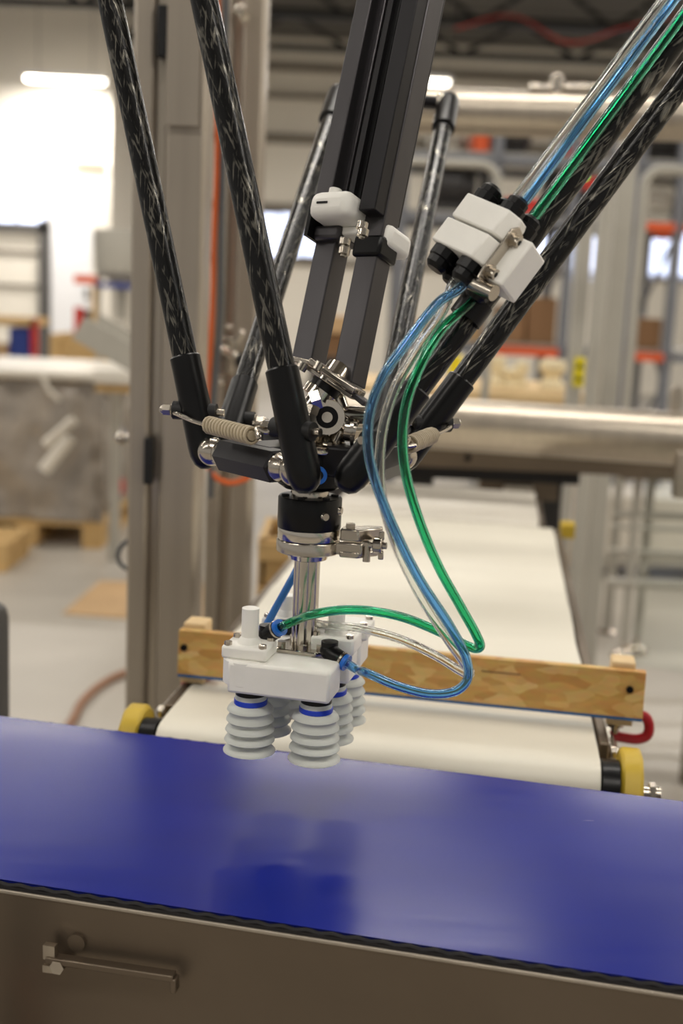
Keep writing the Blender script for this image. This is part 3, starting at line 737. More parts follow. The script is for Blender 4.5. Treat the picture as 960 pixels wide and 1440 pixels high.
# the next conveyor beyond it
O2 = O + wd * (LB + .05); ZN = .918
t = thing('transfer_conveyor', 'short pale conveyor continuing behind the white belt', 'conveyor', Vector((O2.x, O2.y, 0)) + wd * .2)
obj('belt', MB().prism([(0, -.02), (.008, -.006), (.02, 0), (.42, 0), (.44, -.02), (.42, -.04), (.02, -.04)], O2 - wa * .02 + Z3 * ZN, wd, Z3, wa, WB - .02), 'white_wrap', t)
for s in (-1, 1):
    obj('side_rail', MB().box(O2 + wa * (s * (WB / 2) - .02) + wd * .23 + Z3 * (ZN - .05), .012, .40, .07, (wa, wd, Z3)), 'steel_panel', t)
    q = O2 + wa * (s * .2) + wd * .3; obj('leg', MB().box((q.x, q.y, (ZN - .05) / 2), .04, .04, ZN - .05), 'steel_panel', t)

# osb stop board clamped over the belt
bl = PZ(249, 948, ZW + .014); br = PZ(903, 1012, ZW + .014)
ba = (br - bl).normalized(); bn = Vector((-ba.y, ba.x, 0)); BL = (br - bl).length; BH = .056
c = (bl + br) / 2
lean = (Z3 + bn * .05).normalized()
t = thing('stop_board', 'strand board strip clamped across the white belt', 'board', c)
obj('board', MB().box(c + lean * (BH / 2) + bn * .006, BL, .012, BH, (ba, bn, lean)), 'osb', t, bevel=.0008)
obj('painted_edge', MB().box(c - lean * .001 + bn * .006, BL * .998, .0125, .0035, (ba, bn, lean)), 'blue_paint', t)
for x in (258, 883):
    q = PZ(x, 0, .95) if False else bl + ba * (BL * ((x - 249) / 654.0))
    obj('end_block', MB().box(q + bn * .030 + lean * (BH / 2 + .003) + ba * .008 * (1 if x < 500 else -1), .028, .034, BH + .006, (ba, bn, lean)), 'pine', t, bevel=.002)
    obj('foot_block', MB().box(q + bn * .028 - lean * .008 + ba * .008 * (1 if x < 500 else -1), .03, .034, .010, (ba, bn, lean)), 'pine', t)
    obj('screw', MB().cyl(q - bn * .003 + lean * BH * .62 + ba * .0, q + bn * .002 + lean * BH * .62, .0042), 'black', t)
obj('dark_crack', MB().box(c + ba * .115 + lean * .04 - bn * .0004, .045, .001, .0012, (ba, bn, lean)), 'brown_box', t)
# red c clamps holding the board ends
def cclamp(q, s, label):
    t = thing('c_clamp', label, 'clamp', q, 'red clamps holding the stop board')
    pts = [q + bn * .004 + Z3 * .012 - ba * s * .01, q + ba * s * .014 + Z3 * .008, q + ba * s * .026 + Z3 * .006, q + ba * s * .031 - Z3 * .004, q + ba * s * .030 - Z3 * .016, q + ba * s * .020 - Z3 * .022, q + ba * s * .002 - Z3 * .022, q - ba * s * .014 - Z3 * .020]
    obj('frame', MB().tube(smooth_path(pts, 5), .0062, 10), 'clamp_red', t)
    obj('spindle', MB().cyl(q - ba * s * .008 - Z3 * .045, q - ba * s * .008 - Z3 * .006, .005), 'polished', t)
    obj('pad', MB().cyl(q - ba * s * .008 - Z3 * .008, q - ba * s * .008 - Z3 * .002, .010), 'polished', t)
    obj('handle_bar', MB().cyl(q - ba * s * .008 - Z3 * .044 - bn * .02, q - ba * s * .008 - Z3 * .044 + bn * .02, .0028), 'polished', t)
cclamp(br + bn * .028 - Z3 * .012 - ba * .02, 1, 'red c clamp under the right end of the strand board')
cclamp(bl + bn * .028 - Z3 * .018 + ba * .034, -1, 'red c clamp under the left end of the strand board')

# ================================================================== BLUE CONVEYOR
ZB = .92
n0, n1 = PZ(0, 1231, ZB), PZ(960, 1387, ZB); f0, f1 = PZ(0, 1008, ZB), PZ(960, 1122, ZB)
ea = ((n1 - n0).normalized() + (f1 - f0).normalized()).normalized(); en = Vector((-ea.y, ea.x, 0))
nm = (n0 + n1) / 2; fm = (f0 + f1) / 2; WBl = (fm - nm).dot(en); LBl = 2.6; c = nm + en * (WBl / 2) - ea * .1
t = thing('blue_conveyor', 'blue belt conveyor with brown grey steel side panel', 'conveyor', (c.x, c.y, 0))
mb = MB(); nx = 60; ny = 12
vs = []
for j in range(ny + 1):
    for i in range(nx + 1):
        u = (i / nx - .5) * LBl; v = (j / ny - .5) * WBl
        vs.append(c + ea * u + en * v + Z3 * (.0008 * math.sin(u * 9) * math.sin(v * 8 + 1) - .0012 * (abs(v) / (WBl / 2)) ** 6))
mb.add(vs, [(j * (nx + 1) + i, j * (nx + 1) + i + 1, (j + 1) * (nx + 1) + i + 1, (j + 1) * (nx + 1) + i) for j in range(ny) for i in range(nx)])
mb.box(c - Z3 * .0048, LBl, WBl - .002, .006, (ea, en, Z3))
obj('belt', mb, 'blue_belt', t, sharp=60)
for s in (-1, 1):
    e = c + en * (s * (WBl / 2 + .001)) - Z3 * .004
    obj('belt_edge_lace', MB().tube([e + ea * (LBl * (i / 260 - .5)) + Z3 * (.0007 * ((i % 2) * 2 - 1)) for i in range(261)], .0018, 6), 'belt_edge', t, sharp=20)
e = c - en * (WBl / 2 + .004)
obj('top_strip', MB().box(e - Z3 * .0060 + en * .003, LBl, .004, .003, (ea, en, Z3)), 'belt_edge', t)
obj('edge_flange', MB().box(e - Z3 * .0092 + en * .002, LBl, .005, .0034, (ea, en, Z3)), 'steel_flat', t, bevel=.001)
obj('side_panel', MB().box(e - Z3 * .1105 + en * .004, LBl, .006, .20, (ea, en, Z3)), 'steel_panel', t)
obj('side_panel', MB().box(c + en * (WBl / 2 - .006) - Z3 * .11, LBl, .006, .19, (ea, en, Z3)), 'steel_panel', t)
q = PY(60, 1424, e.y + .05)
obj('lower_flange', MB().box(e - Z3 * .214 - en * .012, LBl, .04, .012, (ea, en, Z3)), 'steel_flat', t, bevel=.003)
for u in (-1.0, .9):
    for s in (-1, 1):
        g = c + ea * u + en * (s * (WBl / 2 - .04)); obj('leg', MB().box((g.x, g.y, (ZB - .2) / 2), .05, .05, ZB - .2), 'steel_panel', t)
# latch bar on the panel
def onpanel(x, y, off=0):
    k = ray(x, y); p0 = e - en * (-.001)   # front of the panel
    return CAM + k * (((p0 - CAM).dot(en)) / k.dot(en)) - en * off
l0 = onpanel(76, 1336, .012); l1 = onpanel(253, 1362, .012)
la = (l1 - l0).normalized(); ln = la.cross(en).normalized()
lt = obj('latch_bar', MB().box((l0 + l1) / 2, (l1 - l0).length, .010, .0055, (la, en, ln)).box(l1 - Z3 * .006, .005, .010, .012, (la, en, ln)), 'steel_panel', t, bevel=.001)
q = onpanel(93, 1345, .018); obj('latch_bolt', MB().cyl(q, q + en * .012, .0062, n=6), 'polished', lt)
q = onpanel(109, 1324, .003); obj('latch_pivot', MB().cyl(q, q + en * .01, .0075), 'steel_panel', lt)
q = onpanel(80, 1327, .012); obj('latch_tab', MB().box(q, .010, .006, .012, (la, en, ln)).box(onpanel(81, 1350, .012), .012, .006, .006, (la, en, ln)), 'steel', lt)
# dark upright and orange hose at the lower left corner
q = onpanel(-18, 1360, .07)
tag(obj('dark_upright', MB().lathe((q.x, q.y, 0), Z3, [(.018, 0), (.018, PZ(0, 1262, .9).z - .02), (.012, .885), (0, .89)]), 'dark_machine'), 'dark rounded upright at the lower left in front of the blue conveyor', 'post')
tag(obj('orange_hose', MB().tube(smooth_path([onpanel(-14, 1395, .035), onpanel(2, 1412, .036), onpanel(10, 1436, .036), onpanel(14, 1475, .036), onpanel(18, 1600, .036)]), .005, 8), 'orange_cable'), 'orange hose at the lower left corner below the latch', 'hose')

# ================================================================== DELTA ROBOT
HX, HY, ZP = -.029, 1.085, 1.255
HC = Vector((HX, HY, ZP))
robot = thing('delta_robot', 'delta picking robot with three pairs of carbon fibre rods', 'robot', (HX, HY, ZP))
def zh(y, x=438): return PY(x, y, HY).z
def hp(y): return Vector((HX, HY, zh(y)))
ra, rb = .067, .075
def side(deg_dir, deg_n):
    d = Vector((math.cos(math.radians(deg_dir)), math.sin(math.radians(deg_dir)), 0)); n = Vector((math.cos(math.radians(deg_n)), math.sin(math.radians(deg_n)), 0))
    return d, n
dA, nA = side(130, 220); dB, nB = side(70, -20); dC, nC = side(190, 100)
Ai, Ao = HC + nA * ra - dA * rb, HC + nA * ra + dA * rb
Bi, Bo = HC + nB * ra - dB * rb, HC + nB * ra + dB * rb
Cl, Cr = HC + nC * ra + dC * rb, HC + nC * ra - dC * rb
LR = .66
vA = (P(288, 0, depth(Ai)) - Ai).normalized()
vB = (P(885, 140, depth(Bi)) - Bi).normalized()
dd = 1.2
while (P(475, 134, dd) - Cl).length < LR and dd < 2: dd += .002
vC = (P(475, 134, dd) - Cl).normalized()
RR = .0115
def arm_pair(p_in, p_out, v, axd, nrm, tag_, spring_front):
    """two parallel rods, the axle that joins their balls, and the tie spring"""
    mid = (p_in + p_out) / 2; half = (p_out - p_in).length / 2; ax = (p_out - p_in).normalized()
    for s, pb in ((-1, p_in), (1, p_out)):
        o = pb - ax * (s * .001)                       # socket sits outside the ball
        rod = obj('forearm_rod', MB().cyl(o + v * .075, o + v * (LR - .05), RR, n=28, uv=True), 'carbon', robot)
        prof = [(.0, -.018), (.007, -.0165), (.0115, -.012), (.0142, -.004), (.0147, .004), (.0140, .075), (.0140, .0865), (.0125, .088)]
        obj('rod_socket', MB().lathe(o, v, prof, 28), 'black', rod)
        oe = o + v * LR
        prof2 = [(.0125, -.0655), (.0150, -.064), (.0150, -.004), (.0142, .006), (.010, .013), (.0, .016)]
        obj('elbow_socket', MB().lathe(oe, v, prof2, 28), 'black', rod)
        obj('elbow_ball', MB().ball(oe - ax * (s * .010), .012, 12), 'chrome', rod)
        # tie pin through the socket above the ball
        pin = o + v * .036
        pd = (ax + nrm * ((.9 if s > 0 else .3) * spring_front)).normalized()
        obj('tie_pin', MB().cyl(pin - pd * .026, pin + pd * .026, .0034).cyl(pin + pd * .024, pin + pd * .031, .0055, n=6).ball(pin + pd * .031, .0042, 8).cyl(pin + pd * .016, pin + pd * .023, .0068, n=10), 'polished', rod)
        obj('pin_boss', MB().cyl(pin + pd * .012, pin + pd * .0215, .0085), 'black_matte', rod)
        obj('pin_boss', MB().cyl(pin - pd * .012, pin - pd * .019, .0080), 'black_matte', rod)
    # axle: hexagonal bar with steel cones and balls at both ends
    h = half
    bar = obj('axle_bar', MB().lathe(mid - ax * (h * .54), ax, [(.0135, 0), (.0155, .002), (.0155, h * 1.08 - .002), (.0135, h * 1.08)], 6), 'black_anodized', robot, sharp=20)
    for s in (-1, 1):
        obj('ball_stud', MB().lathe(mid + ax * (s * h * .52), ax * s, [(.012, 0), (.0125, h * .06), (.0085, h * .16), (.007, h * .24)], 20).ball(mid + ax * (s * (h - .013)), .0135, 14), 'polished', bar)
    # spring
    f = nrm * .020 * spring_front
    a = p_out + v * .031 + ax * .004 + f; b = p_in + v * .026 - ax * .006 + f
    sx = (b - a).normalized(); D = (b - a).length
    turns = 14; s0, s1 = D * .33, D * .74
    x, y, _ = basis(sx); pts = []
    for i in range(turns * 12 + 1):
        th = 2 * math.pi * i / 12; q = a + sx * (s0 + (s1 - s0) * i / (turns * 12)); pts.append(q + (x * math.cos(th) + y * math.sin(th)) * .0066)
    spg = obj('tie_spring', MB().tube(pts, .0016, 6), 'spring_paint', robot, sharp=180)
    obj('spring_core', MB().cyl(a + sx * s0, a + sx * s1, .0042, n=12), 'spring_paint', spg)
    pa = p_out - ax * .001 + v * .034; pb = p_in + ax * .001 + v * .034
    obj('spring_hook', MB().tube(smooth_path([pa + (ax + nrm * .9 * spring_front).normalized() * .024, pa + (ax + nrm * 1.6 * spring_front).normalized() * .021, pa + f * 1.05, a + sx * s0 * .55, a + sx * s0, a + sx * (s0 + .004) + x * .006]), .0020, 8), 'polished', spg)
    e = a + sx * s1
    obj('spring_hook', MB().tube(smooth_path([e + x * .006, e + sx * .008, pb + ax * .028 + f * .9, pb + ax * .020 - v * .002 + f * .7, pb + ax * .018 + v * .007 + f * .3, pb + ax * .024 + v * .006]), .0020, 8), 'polished', spg)
arm_pair(Ai, Ao, vA, dA, nA, 'A', 1)
arm_pair(Bi, Bo, vB, dB, nB, 'B', 1)
arm_pair(Cl, Cr, vC, dC, nC, 'C', -1)

# upper arms and the drive housing above the picture
EA, EB, EC = HC + nA * ra + vA * LR, HC + nB * ra + vB * LR, HC + nC * ra + vC * LR
BC = (EA + EB + EC) / 3; BC.z = max(EA.z, EB.z, EC.z) + .42
for Em, v, axd, nn in ((EA, vA, dA, nA), (EB, vB, dB, nB), (EC, vC, dC, nC)):
    obj('elbow_axle', MB().cyl(Em - axd * (rb - .004), Em + axd * (rb - .004), .009), 'black_anodized', robot)
    dirb = Vector((Em.x - BC.x, Em.y - BC.y, 0)).normalized(); root = Vector((BC.x, BC.y, BC.z)) + dirb * .12
    obj('upper_arm', MB().tube([Em, Em + (root - Em) * .08, Em + (root - Em) * .9, root], [.020, .024, .040, .042], 20), 'black', robot)
obj('drive_housing', MB().lathe(BC - Z3 * .07, Z3, [(.05, 0), (.16, .02), (.19, .06), (.19, .16), (.12, .22), (.10, .4)], 32), 'white_door', robot)

# hub block between the axles
body = obj('platform_hub', MB().lathe(hp(686), Z3, [(.024, 0), (.030, .004), (.030, zh(632) - zh(686) - .004), (.027, zh(632) - zh(686))], 32), 'black', robot)
for n in (nA, nB, nC):
    obj('hub_arm', MB().box(HC + n * .04, .05, .045, .028, (n, Z3.cross(n), Z3)), 'black_anodized', body, bevel=.003)
q = P(447, 668, depth(HC) - .036); fd = (CAM - q).normalized(); fd.z = 0; fd.normalize()
obj('blue_port_ring', MB().ring(q, fd, .0080, .0048, .004), 'blue_collet', body)
obj('port_bore', MB().cyl(q - fd * .006, q + fd * .001, .0050), 'black_matte', body)
# steel flange and universal joint
fl = obj('joint_flange', MB().lathe(hp(633), Z3, [(.032, 0), (.033, .002), (.033, .006), (.030, .008), (.018, .010), (.014, .016)], 32), 'chrome', robot)
for i in range(5):
    a = 2 * math.pi * i / 5 + .3; c = hp(628) + Vector((math.cos(a), math.sin(a), 0)) * .024
    obj('flange_bolt', MB().cyl(c, c + Z3 * .007, .0045, n=6), 'polished', fl)
U0 = P(460, 583, depth(HC) - .008)
uj = obj('joint_body', MB().lathe(hp(626), Z3, [(.016, 0), (.013, .012), (.014, U0.z - zh(626) - .012), (.017, U0.z - zh(626))], 20).ball(U0, .0175, 12), 'chrome', robot)
for s in (-1, 1):
    q = U0 + X3 * (.024 * s) + Y3 * .004
    obj('yoke_lug', MB().tube([hp(622) + X3 * (.020 * s), hp(605) + X3 * (.025 * s), q], [.007, .008, .009], 12), 'chrome', uj)
    obj('cross_pin', MB().cyl(U0, q + X3 * (.010 * s), .0085), 'polished', uj)
fdir = (Vector((CAM.x, CAM.y, U0.z)) - U0).normalized()
obj('bearing_ring', MB().ring(U0 + fdir * .012, fdir, .0155, .0098, .012), 'chrome', uj)
obj('bearing_seal', MB().cyl(U0 + fdir * .008, U0 + fdir * .0225, .0098), 'black', uj)
obj('bearing_pin', MB().cyl(U0 + fdir * .02, U0 + fdir * .0245, .0048), 'chrome', uj)
dh = depth(HC)
# clevis arms and hex nuts around the joint
for (x0, y0, x1, y1, r, m_) in ((437, 572, 452, 552, .009, 'chrome'), (440, 585, 432, 598, .008, 'chrome'), (432, 560, 446, 574, .0075, 'polished'), (470, 545, 480, 575, .007, 'chrome'), (476, 590, 498, 606, .0075, 'chrome')):
    obj('clevis_arm', MB().cyl(P(x0, y0, dh - .012), P(x1, y1, dh - .012), r), m_, uj)
obj('hex_nut', MB().cyl(P(437, 564, dh - .03), P(450, 560, dh - .03), .0095, n=6), 'chrome', uj)
obj('hex_nut', MB().cyl(P(436, 582, dh - .03), P(440, 570, dh - .03), .0075, n=6), 'polished', uj)
for x0, x1 in ((432, 444), (484, 500)):
    obj('bellow_seal', MB().cyl(P(x0, 612 if x0 < 450 else 604, dh - .015), P(x1, 612 if x0 < 450 else 607, dh - .015), .0095).ring(P((x0 + x1) / 2, 610 if x0 < 450 else 606, dh - .015), P(x1, 607, dh) - P(x0, 607, dh), .0135, .009, .003), 'polished', uj)
obj('rod_seal', MB().cyl(P(449, 556, dh - .02), P(462, 538, dh - .02), .0145), 'black', uj)
obj('seal_sleeve', MB().ring(P(446, 561, dh - .02), P(462, 538, dh - .02) - P(449, 556, dh - .02), .0165, .012, .008), 'chrome', uj)
obj('seal_sleeve', MB().ring(P(461, 541, dh - .02), P(462, 538, dh - .02) - P(449, 556, dh - .02), .0175, .012, .006), 'chrome', uj)

# telescopic shaft: two square bars sliding in an outer profile
sb, st = P(460, 530, dh + .02), P(569, 0, dh + .06)
sv = (st - sb).normalized()
w0 = (RT * .83 - FW * .56); sw = (w0 - sv * w0.dot(sv)).normalized(); sn = sw.cross(sv).normalized()
if sn.dot(FW) > 0: sn = -sn
def shaft_at(y, kx=0.0, kn=0.0):
    t_ = (530 - y) / 530.0
    return sb + (st - sb) * t_ + sw * kx + sn * kn
gap = .0250
ends = {-1: 520, 1: 532}
for s in (-1, 1):
    a = shaft_at(514 if s < 0 else 540, s * gap); b = shaft_at(-500, s * gap)
    obj('slide_bar', MB().box((a + b) / 2, .0235, .0235, (b - a).length, (sw, sn, sv)), 'grey_anodized', robot, bevel=.0012)
top = shaft_at(-520)
o0 = shaft_at(312)
prof_c = (o0 + top) / 2; Lo = (top - o0).length
ot = obj('outer_profile', MB().box(prof_c - sn * .006, .056, .024, Lo, (sw, sn, sv)), 'black_anodized', robot, bevel=.001)
for s in (-1, 1):
    a = shaft_at(318 if s > 0 else 305, s * .0265, .006); b = top + sw * (s * .0265) + sn * .006
    obj('profile_flange', MB().box((a + b) / 2, .018, .044, (b - a).length, (sw, sn, sv)), 'black_anodized' if s > 0 else 'grey_anodized', ot, bevel=.001)
obj('guide_rail', MB().box((o0 + top) / 2 + sn * .010, .016, .012, Lo, (sw, sn, sv)), 'black', ot, bevel=.001)
obj('guide_rail', MB().box((o0 + top) / 2 + sn * .018, .006, .006, Lo, (sw, sn, sv)), 'black_anodized', ot)
# white slide bushings and the pale clamp plate
c = shaft_at(314, -.008, .017)
br_ = obj('slide_bushing', MB().box(c, .046, .050, .026, (sw, sn, sv)), 'white_plastic', robot, bevel=.009, seg=4)
obj('bushing_slot', MB().box(c + sn * .0254 - sw * .006, .012, .001, .0018, (sw, sn, sv)), 'black', br_)
obj('bushing_ear', MB().cyl(c + sn * .012 - sw * .004 + sv * .010, c + sn * .012 - sw * .004 + sv * .018, .006), 'white_plastic', br_)
obj('wiper_cap', MB().box(c - sw * .012 - sn * .012 - sv * .019, .032, .032, .014, (sw, sn, sv)), 'grey_anodized', br_, bevel=.004)
obj('wiper_lip', MB().box(c - sw * .0275 - sn * .002 - sv * .006, .004, .030, .04, (sw, sn, sv)), 'black', br_)
c2 = shaft_at(340, .026, -.012)
bp2 = obj('slide_bushing', MB().box(c2, .034, .040, .022, (sw, sn, sv)), 'white_plastic', robot, bevel=.006, seg=3)
obj('wiper_cap', MB().box(shaft_at(358, .0250, 0), .031, .031, .020, (sw, sn, sv)), 'black', bp2, bevel=.003)
pl = obj('clamp_plate', MB().box(shaft_at(338, -.004, .0), .044, .034, .008, (sw, sn, (sv + sw * .25).normalized())), 'white_plastic', robot, bevel=.002)
for x, y in ((509, 332), (508, 322), (484, 345), (483, 358)):
    q = P(x, y, dh - .03); obj('plate_bolt', MB().cyl(q, q + sv * .006, .0052, n=12).cyl(q - sv * .002, q, .003, n=6), 'polished', pl)
# steel bracket under the bars
k0, k1 = P(441, 510, dh - .02), P(506, 553, dh - .035)
ka = (k1 - k0).normalized(); kn = sn; kn = (kn - ka * kn.dot(ka)).normalized(); ks = ka.cross(kn).normalized()
if ks.z < 0: ks = -ks
kb = obj('bar_bracket', MB().box((k0 + k1) / 2, (k1 - k0).length, .030, .006, (ka, kn, ks)), 'polished', robot, bevel=.0015)
obj('bracket_lip', MB().box((k0 + k1) / 2 - ks * .006 + kn * .006, (k1 - k0).length * .96, .012, .004, (ka, kn, ks)), 'polished', kb, bevel=.001)
obj('end_plate', MB().box(P(424, 509, dh - .01), .030, .028, .005, ((ka + sv * .35).normalized(), kn, ks)), 'polished', kb, bevel=.001)
obj('end_plate', MB().box(P(499, 555, dh - .03), .032, .024, .005, ((ka - sv * .1).normalized(), kn, ks)), 'grey_anodized', kb, bevel=.001)
for x, y in ((422, 520), (446, 520), (484, 548), (497, 556)):
    q = P(x, y, dh - .035); obj('bracket_bolt', MB().cyl(q, q + ks * .007, .0048, n=12), 'polished', kb)
obj('shaft_neck', MB().cyl(P(462, 540, dh - .012), P(474, 522, dh), .013), 'chrome', kb)

# rotating flange below the hub
def rp(px_): return px_ / 2 / 1545.0
obj('neck_ring', MB().lathe(hp(697), Z3, [(rp(52), 0), (rp(52), zh(690) - zh(697)), (rp(46), zh(684) - zh(697))], 32), 'polished', robot)
h = zh(697) - zh(741)
fc = obj('tool_flange', MB().lathe(hp(741), Z3, [(rp(88), 0), (rp(90), .001), (rp(90), h - .0015), (rp(87), h)], 48), 'black', robot)
for a, hh in ((-1.05, .5), (-.35, .62)):
    d = Vector((math.cos(a), math.sin(a), 0)); q = hp(741) + Z3 * h * hh + d * rp(89)
    obj('set_screw', MB().cyl(q, q + d * .0025, .0042, .0032), 'polished', fc)
for i in range(6):
    a = i * math.pi / 3 + .2; q = hp(697) + Vector((math.cos(a), math.sin(a), 0)) * rp(70); obj('cap_screw', MB().cyl(q - Z3 * .003, q + Z3 * .0012, .0035), 'black_matte', fc)

# ================================================================== VACUUM GRIPPER
GY = math.radians(-13)
gu = Vector((math.cos(GY), math.sin(GY), 0)); gv = Vector((-gu.y, gu.x, 0))
zt = zh(914); zbk = zt - .026
ztop_clamp = zh(741)
grip = thing('vacuum_gripper', 'white plastic vacuum gripper with six bellows cups', 'gripper', (HX, HY, zbk - .06))
h1, h2, h3 = zh(741) - zh(757), zh(741) - zh(775), zh(741) - zh(786)
obj('clamp_ring', MB().lathe(hp(741) - Z3 * h1, Z3, [(rp(87), 0), (rp(89), .001), (rp(89), h1 - .0012), (rp(88), h1 - .0003)], 48), 'chrome', grip)
cr = obj('clamp_ring', MB().lathe(hp(741) - Z3 * (h2 + .0), Z3, [(rp(88), 0), (rp(91), .001), (rp(91), .003), (rp(91), h2 - h1 - .0016), (rp(89), h2 - h1 - .0006)], 48), 'polished', grip)
obj('stem_collar', MB().lathe(hp(741) - Z3 * h3, Z3, [(rp(50), 0), (rp(56), .001), (rp(62), h3 - h2)], 40), 'chrome', grip)
# hinge lugs and wing nut of the clamp on the right
zc = (hp(741).z - h1)
cd = Vector((math.cos(math.radians(-12)), math.sin(math.radians(-12)), 0)); ce = Vector((-cd.y, cd.x, 0))
cb = Vector((HX, HY, zc)) + cd * rp(91)
lug = obj('clamp_lug', MB().box(cb + cd * .010 + Z3 * -.005, .026, .020, .012, (cd, ce, Z3)), 'polished', grip, bevel=.002)
obj('clamp_lug_plate', MB().prism([(-.004, -.011), (.013, -.011), (.030, .010), (.030, .018), (.018, .018), (-.004, .006)], cb + cd * .006 + Z3 * .008, cd, ce, Z3, .011), 'polished', lug, bevel=.0015)
obj('clamp_lug_plate', MB().prism([(-.004, -.011), (.013, -.011), (.028, .008), (.028, .016), (.018, .018), (-.004, .006)], cb + cd * .006 - Z3 * .010, cd, ce, Z3, .006), 'polished', lug, bevel=.0015)
q = cb + cd * .010 + Z3 * .0135 - ce * .004
obj('hinge_bolt', MB().cyl(q, q + Z3 * .0045, .0048, n=6), 'polished', lug)
q = cb + cd * .026 - ce * .004
obj('swing_bolt', MB().cyl(q - cd * .006, q + cd * .018, .0032), 'polished', lug)
obj('wing_nut', MB().ring(q + cd * .006, cd, .0075, .0035, .008).box(q + cd * .013 + Z3 * .009, .005, .004, .008).box(q + cd * .013 - Z3 * .009, .005, .004, .008), 'polished', lug, bevel=.001)
obj('hinge_bolt', MB().cyl(q - Z3 * .016, q + Z3 * .002, .0035), 'polished', lug)
# stem: bundle of polished tubes
zs = hp(741).z - h3
for i in range(5):
    a = i * 2 * math.pi / 5 + .5; c = Vector((HX, HY, 0)) + Vector((math.cos(a), math.sin(a), 0)) * .0062
    obj('stem_tube', MB().cyl((c.x, c.y, zt + .001), (c.x, c.y, zs + .002), .0062, n=20), 'chrome', grip)
bf = obj('stem_base', MB().prism([(-.022, -.018), (.016, -.020), (.024, -.012), (.022, .018), (-.020, .018), (-.026, .006)], Vector((HX, HY, zt + .002)), gu, gv, Z3, .004), 'chrome', grip, bevel=.001)
for u, v in ((-.019, -.010), (.003, -.016), (.018, -.010), (-.014, .014), (.017, .013)):
    c = Vector((HX, HY, zt + .004)) + gu * u + gv * v; obj('base_screw', MB().cyl(c, c + Z3 * .005, .0042, n=6), 'polished', bf)
# cups grid: two across, three deep
cupz = zbk
G = [[None] * 2 for _ in range(3)]
base = (PZ(350, 1060, .985) + PZ(441, 1072, .985)) / 2
for r in range(3):
    for k in range(2):
        q = base + gu * ((k - .5) * .061) + gv * (r * .054); G[r][k] = Vector((q.x, q.y, zbk))
def gbox(p, su, sv_, z0, z1): return MB().box(Vector((p.x, p.y, (z0 + z1) / 2)), su, sv_, z1 - z0, (gu, gv, Z3))
m0 = (G[0][0] + G[0][1]) / 2
obj('manifold_beam', gbox(m0 + gu * .000, .094, .042, zbk, zbk + .029), 'white_plastic', grip, bevel=.003)
mc = Vector((HX, HY, 0))
obj('manifold_web', gbox((m0 + G[2][0]) / 2 * 1.0 + gu * .010, .05, .10, zbk + .004, zt), 'white_plastic', grip, bevel=.003)
m2 = (G[2][0] + G[2][1]) / 2
obj('manifold_beam', gbox(m2, .100, .038, zbk, zbk + .028), 'white_plastic', grip, bevel=.003)
m1 = (G[1][0] + G[1][1]) / 2
obj('manifold_beam', gbox(m1 + gu * .002, .098, .036, zbk + .001, zbk + .027), 'white_plastic', grip, bevel=.003)
# bellows cup with neck and ring
def cup(loc):
    z = 0.0; r = .0235
    pr = [(.010, 0), (.0125, -.013), (.0150, -.0145)]
    zz = -.0145; hgt = (.0585 - .0145 - .006)
    step = hgt / 4
    for i in range(4):
        R = .0212 + .0006 * i; gr = (.0190, .0180, .0166, .0152)[i]
        pr += [(R - .0022, zz - step * .18), (R - .0005, zz - step * .42), (R, zz - step * .56), (R - .0008, zz - step * .64), (gr, zz - step * .78), (gr, zz - step * 1.0)]
        zz -= step
    pr += [(.0205, zz - .0025), (.0238, zz - .0055), (.0238, zz - .0063), (.0200, zz - .0050), (.0140, zz - .0020), (.006, zz + .002)]
    o = obj('suction_cup', MB().lathe(loc, Z3, pr[::-1], 40), 'cup', grip, loc=loc, sharp=50)
    obj('cup_neck', MB().cyl(loc - Z3 * .0075, loc + Z3 * .0005, .0140, n=28), 'black', o)
    obj('cup_collar', MB().lathe(loc - Z3 * .0105, Z3, [(.0142, 0), (.0146, .0005), (.0140, .0050)], 28), 'cup', o)
    obj('colour_ring', MB().lathe(loc - Z3 * .0145, Z3, [(.0146, 0), (.0152, .0006), (.0152, .0044), (.0146, .0050)], 28), 'blue_ring', o)
    return o
c0 = cup(G[0][0])
for r in range(3):
    for k in range(2):
        if (r, k) != (0, 0): clone(c0, G[r][k], grip)
# small ejector blocks with stubs and screws
def ejector(p, z0, hb, stub=.026, su=.042, sv_=.036):
    loc = Vector((p.x, p.y, z0))
    o = obj('ejector_block', gbox(loc, su, sv_, z0, z0 + hb), 'white_plastic', grip, loc=loc, bevel=.0025)
    if stub:
        s = loc + Z3 * hb
        obj('muffler_stub', MB().lathe(s, Z3, [(.011, 0), (.010, .003), (.0078, .006), (.0078, .006 + stub), (.0065, .0065 + stub)], 24), 'white_plastic', o)
    for u in (-1, 1):
        for v in (-1, 1):
            q = loc + gu * (u * (su / 2 - .005)) + gv * (v * (sv_ / 2 - .005)) + Z3 * hb
            obj('cap_screw', MB().cyl(q - Z3 * .001, q + Z3 * .003, .0036), 'polished', o)
    return o
ejector(G[0][0] + gv * .004 - gu * .004, zbk + .029, .012)
obj('ejector_base', MB().lathe(Vector((G[0][0].x, G[0][0].y, zbk + .006)) - gu * .0045 - gv * .0, Z3, [(.0205, 0), (.0215, .001), (.0215, .022), (.0200, .0235)], 28), 'white_plastic', grip)
ejector(G[1][1] + gu * .002 + gv * .004, zbk + .027, .016, stub=.014)
ejector(G[2][0] + gv * .004, zbk + .028, .012, stub=.014)
ejector(G[2][1] + gu * .004, zbk + .028, .014, stub=0)
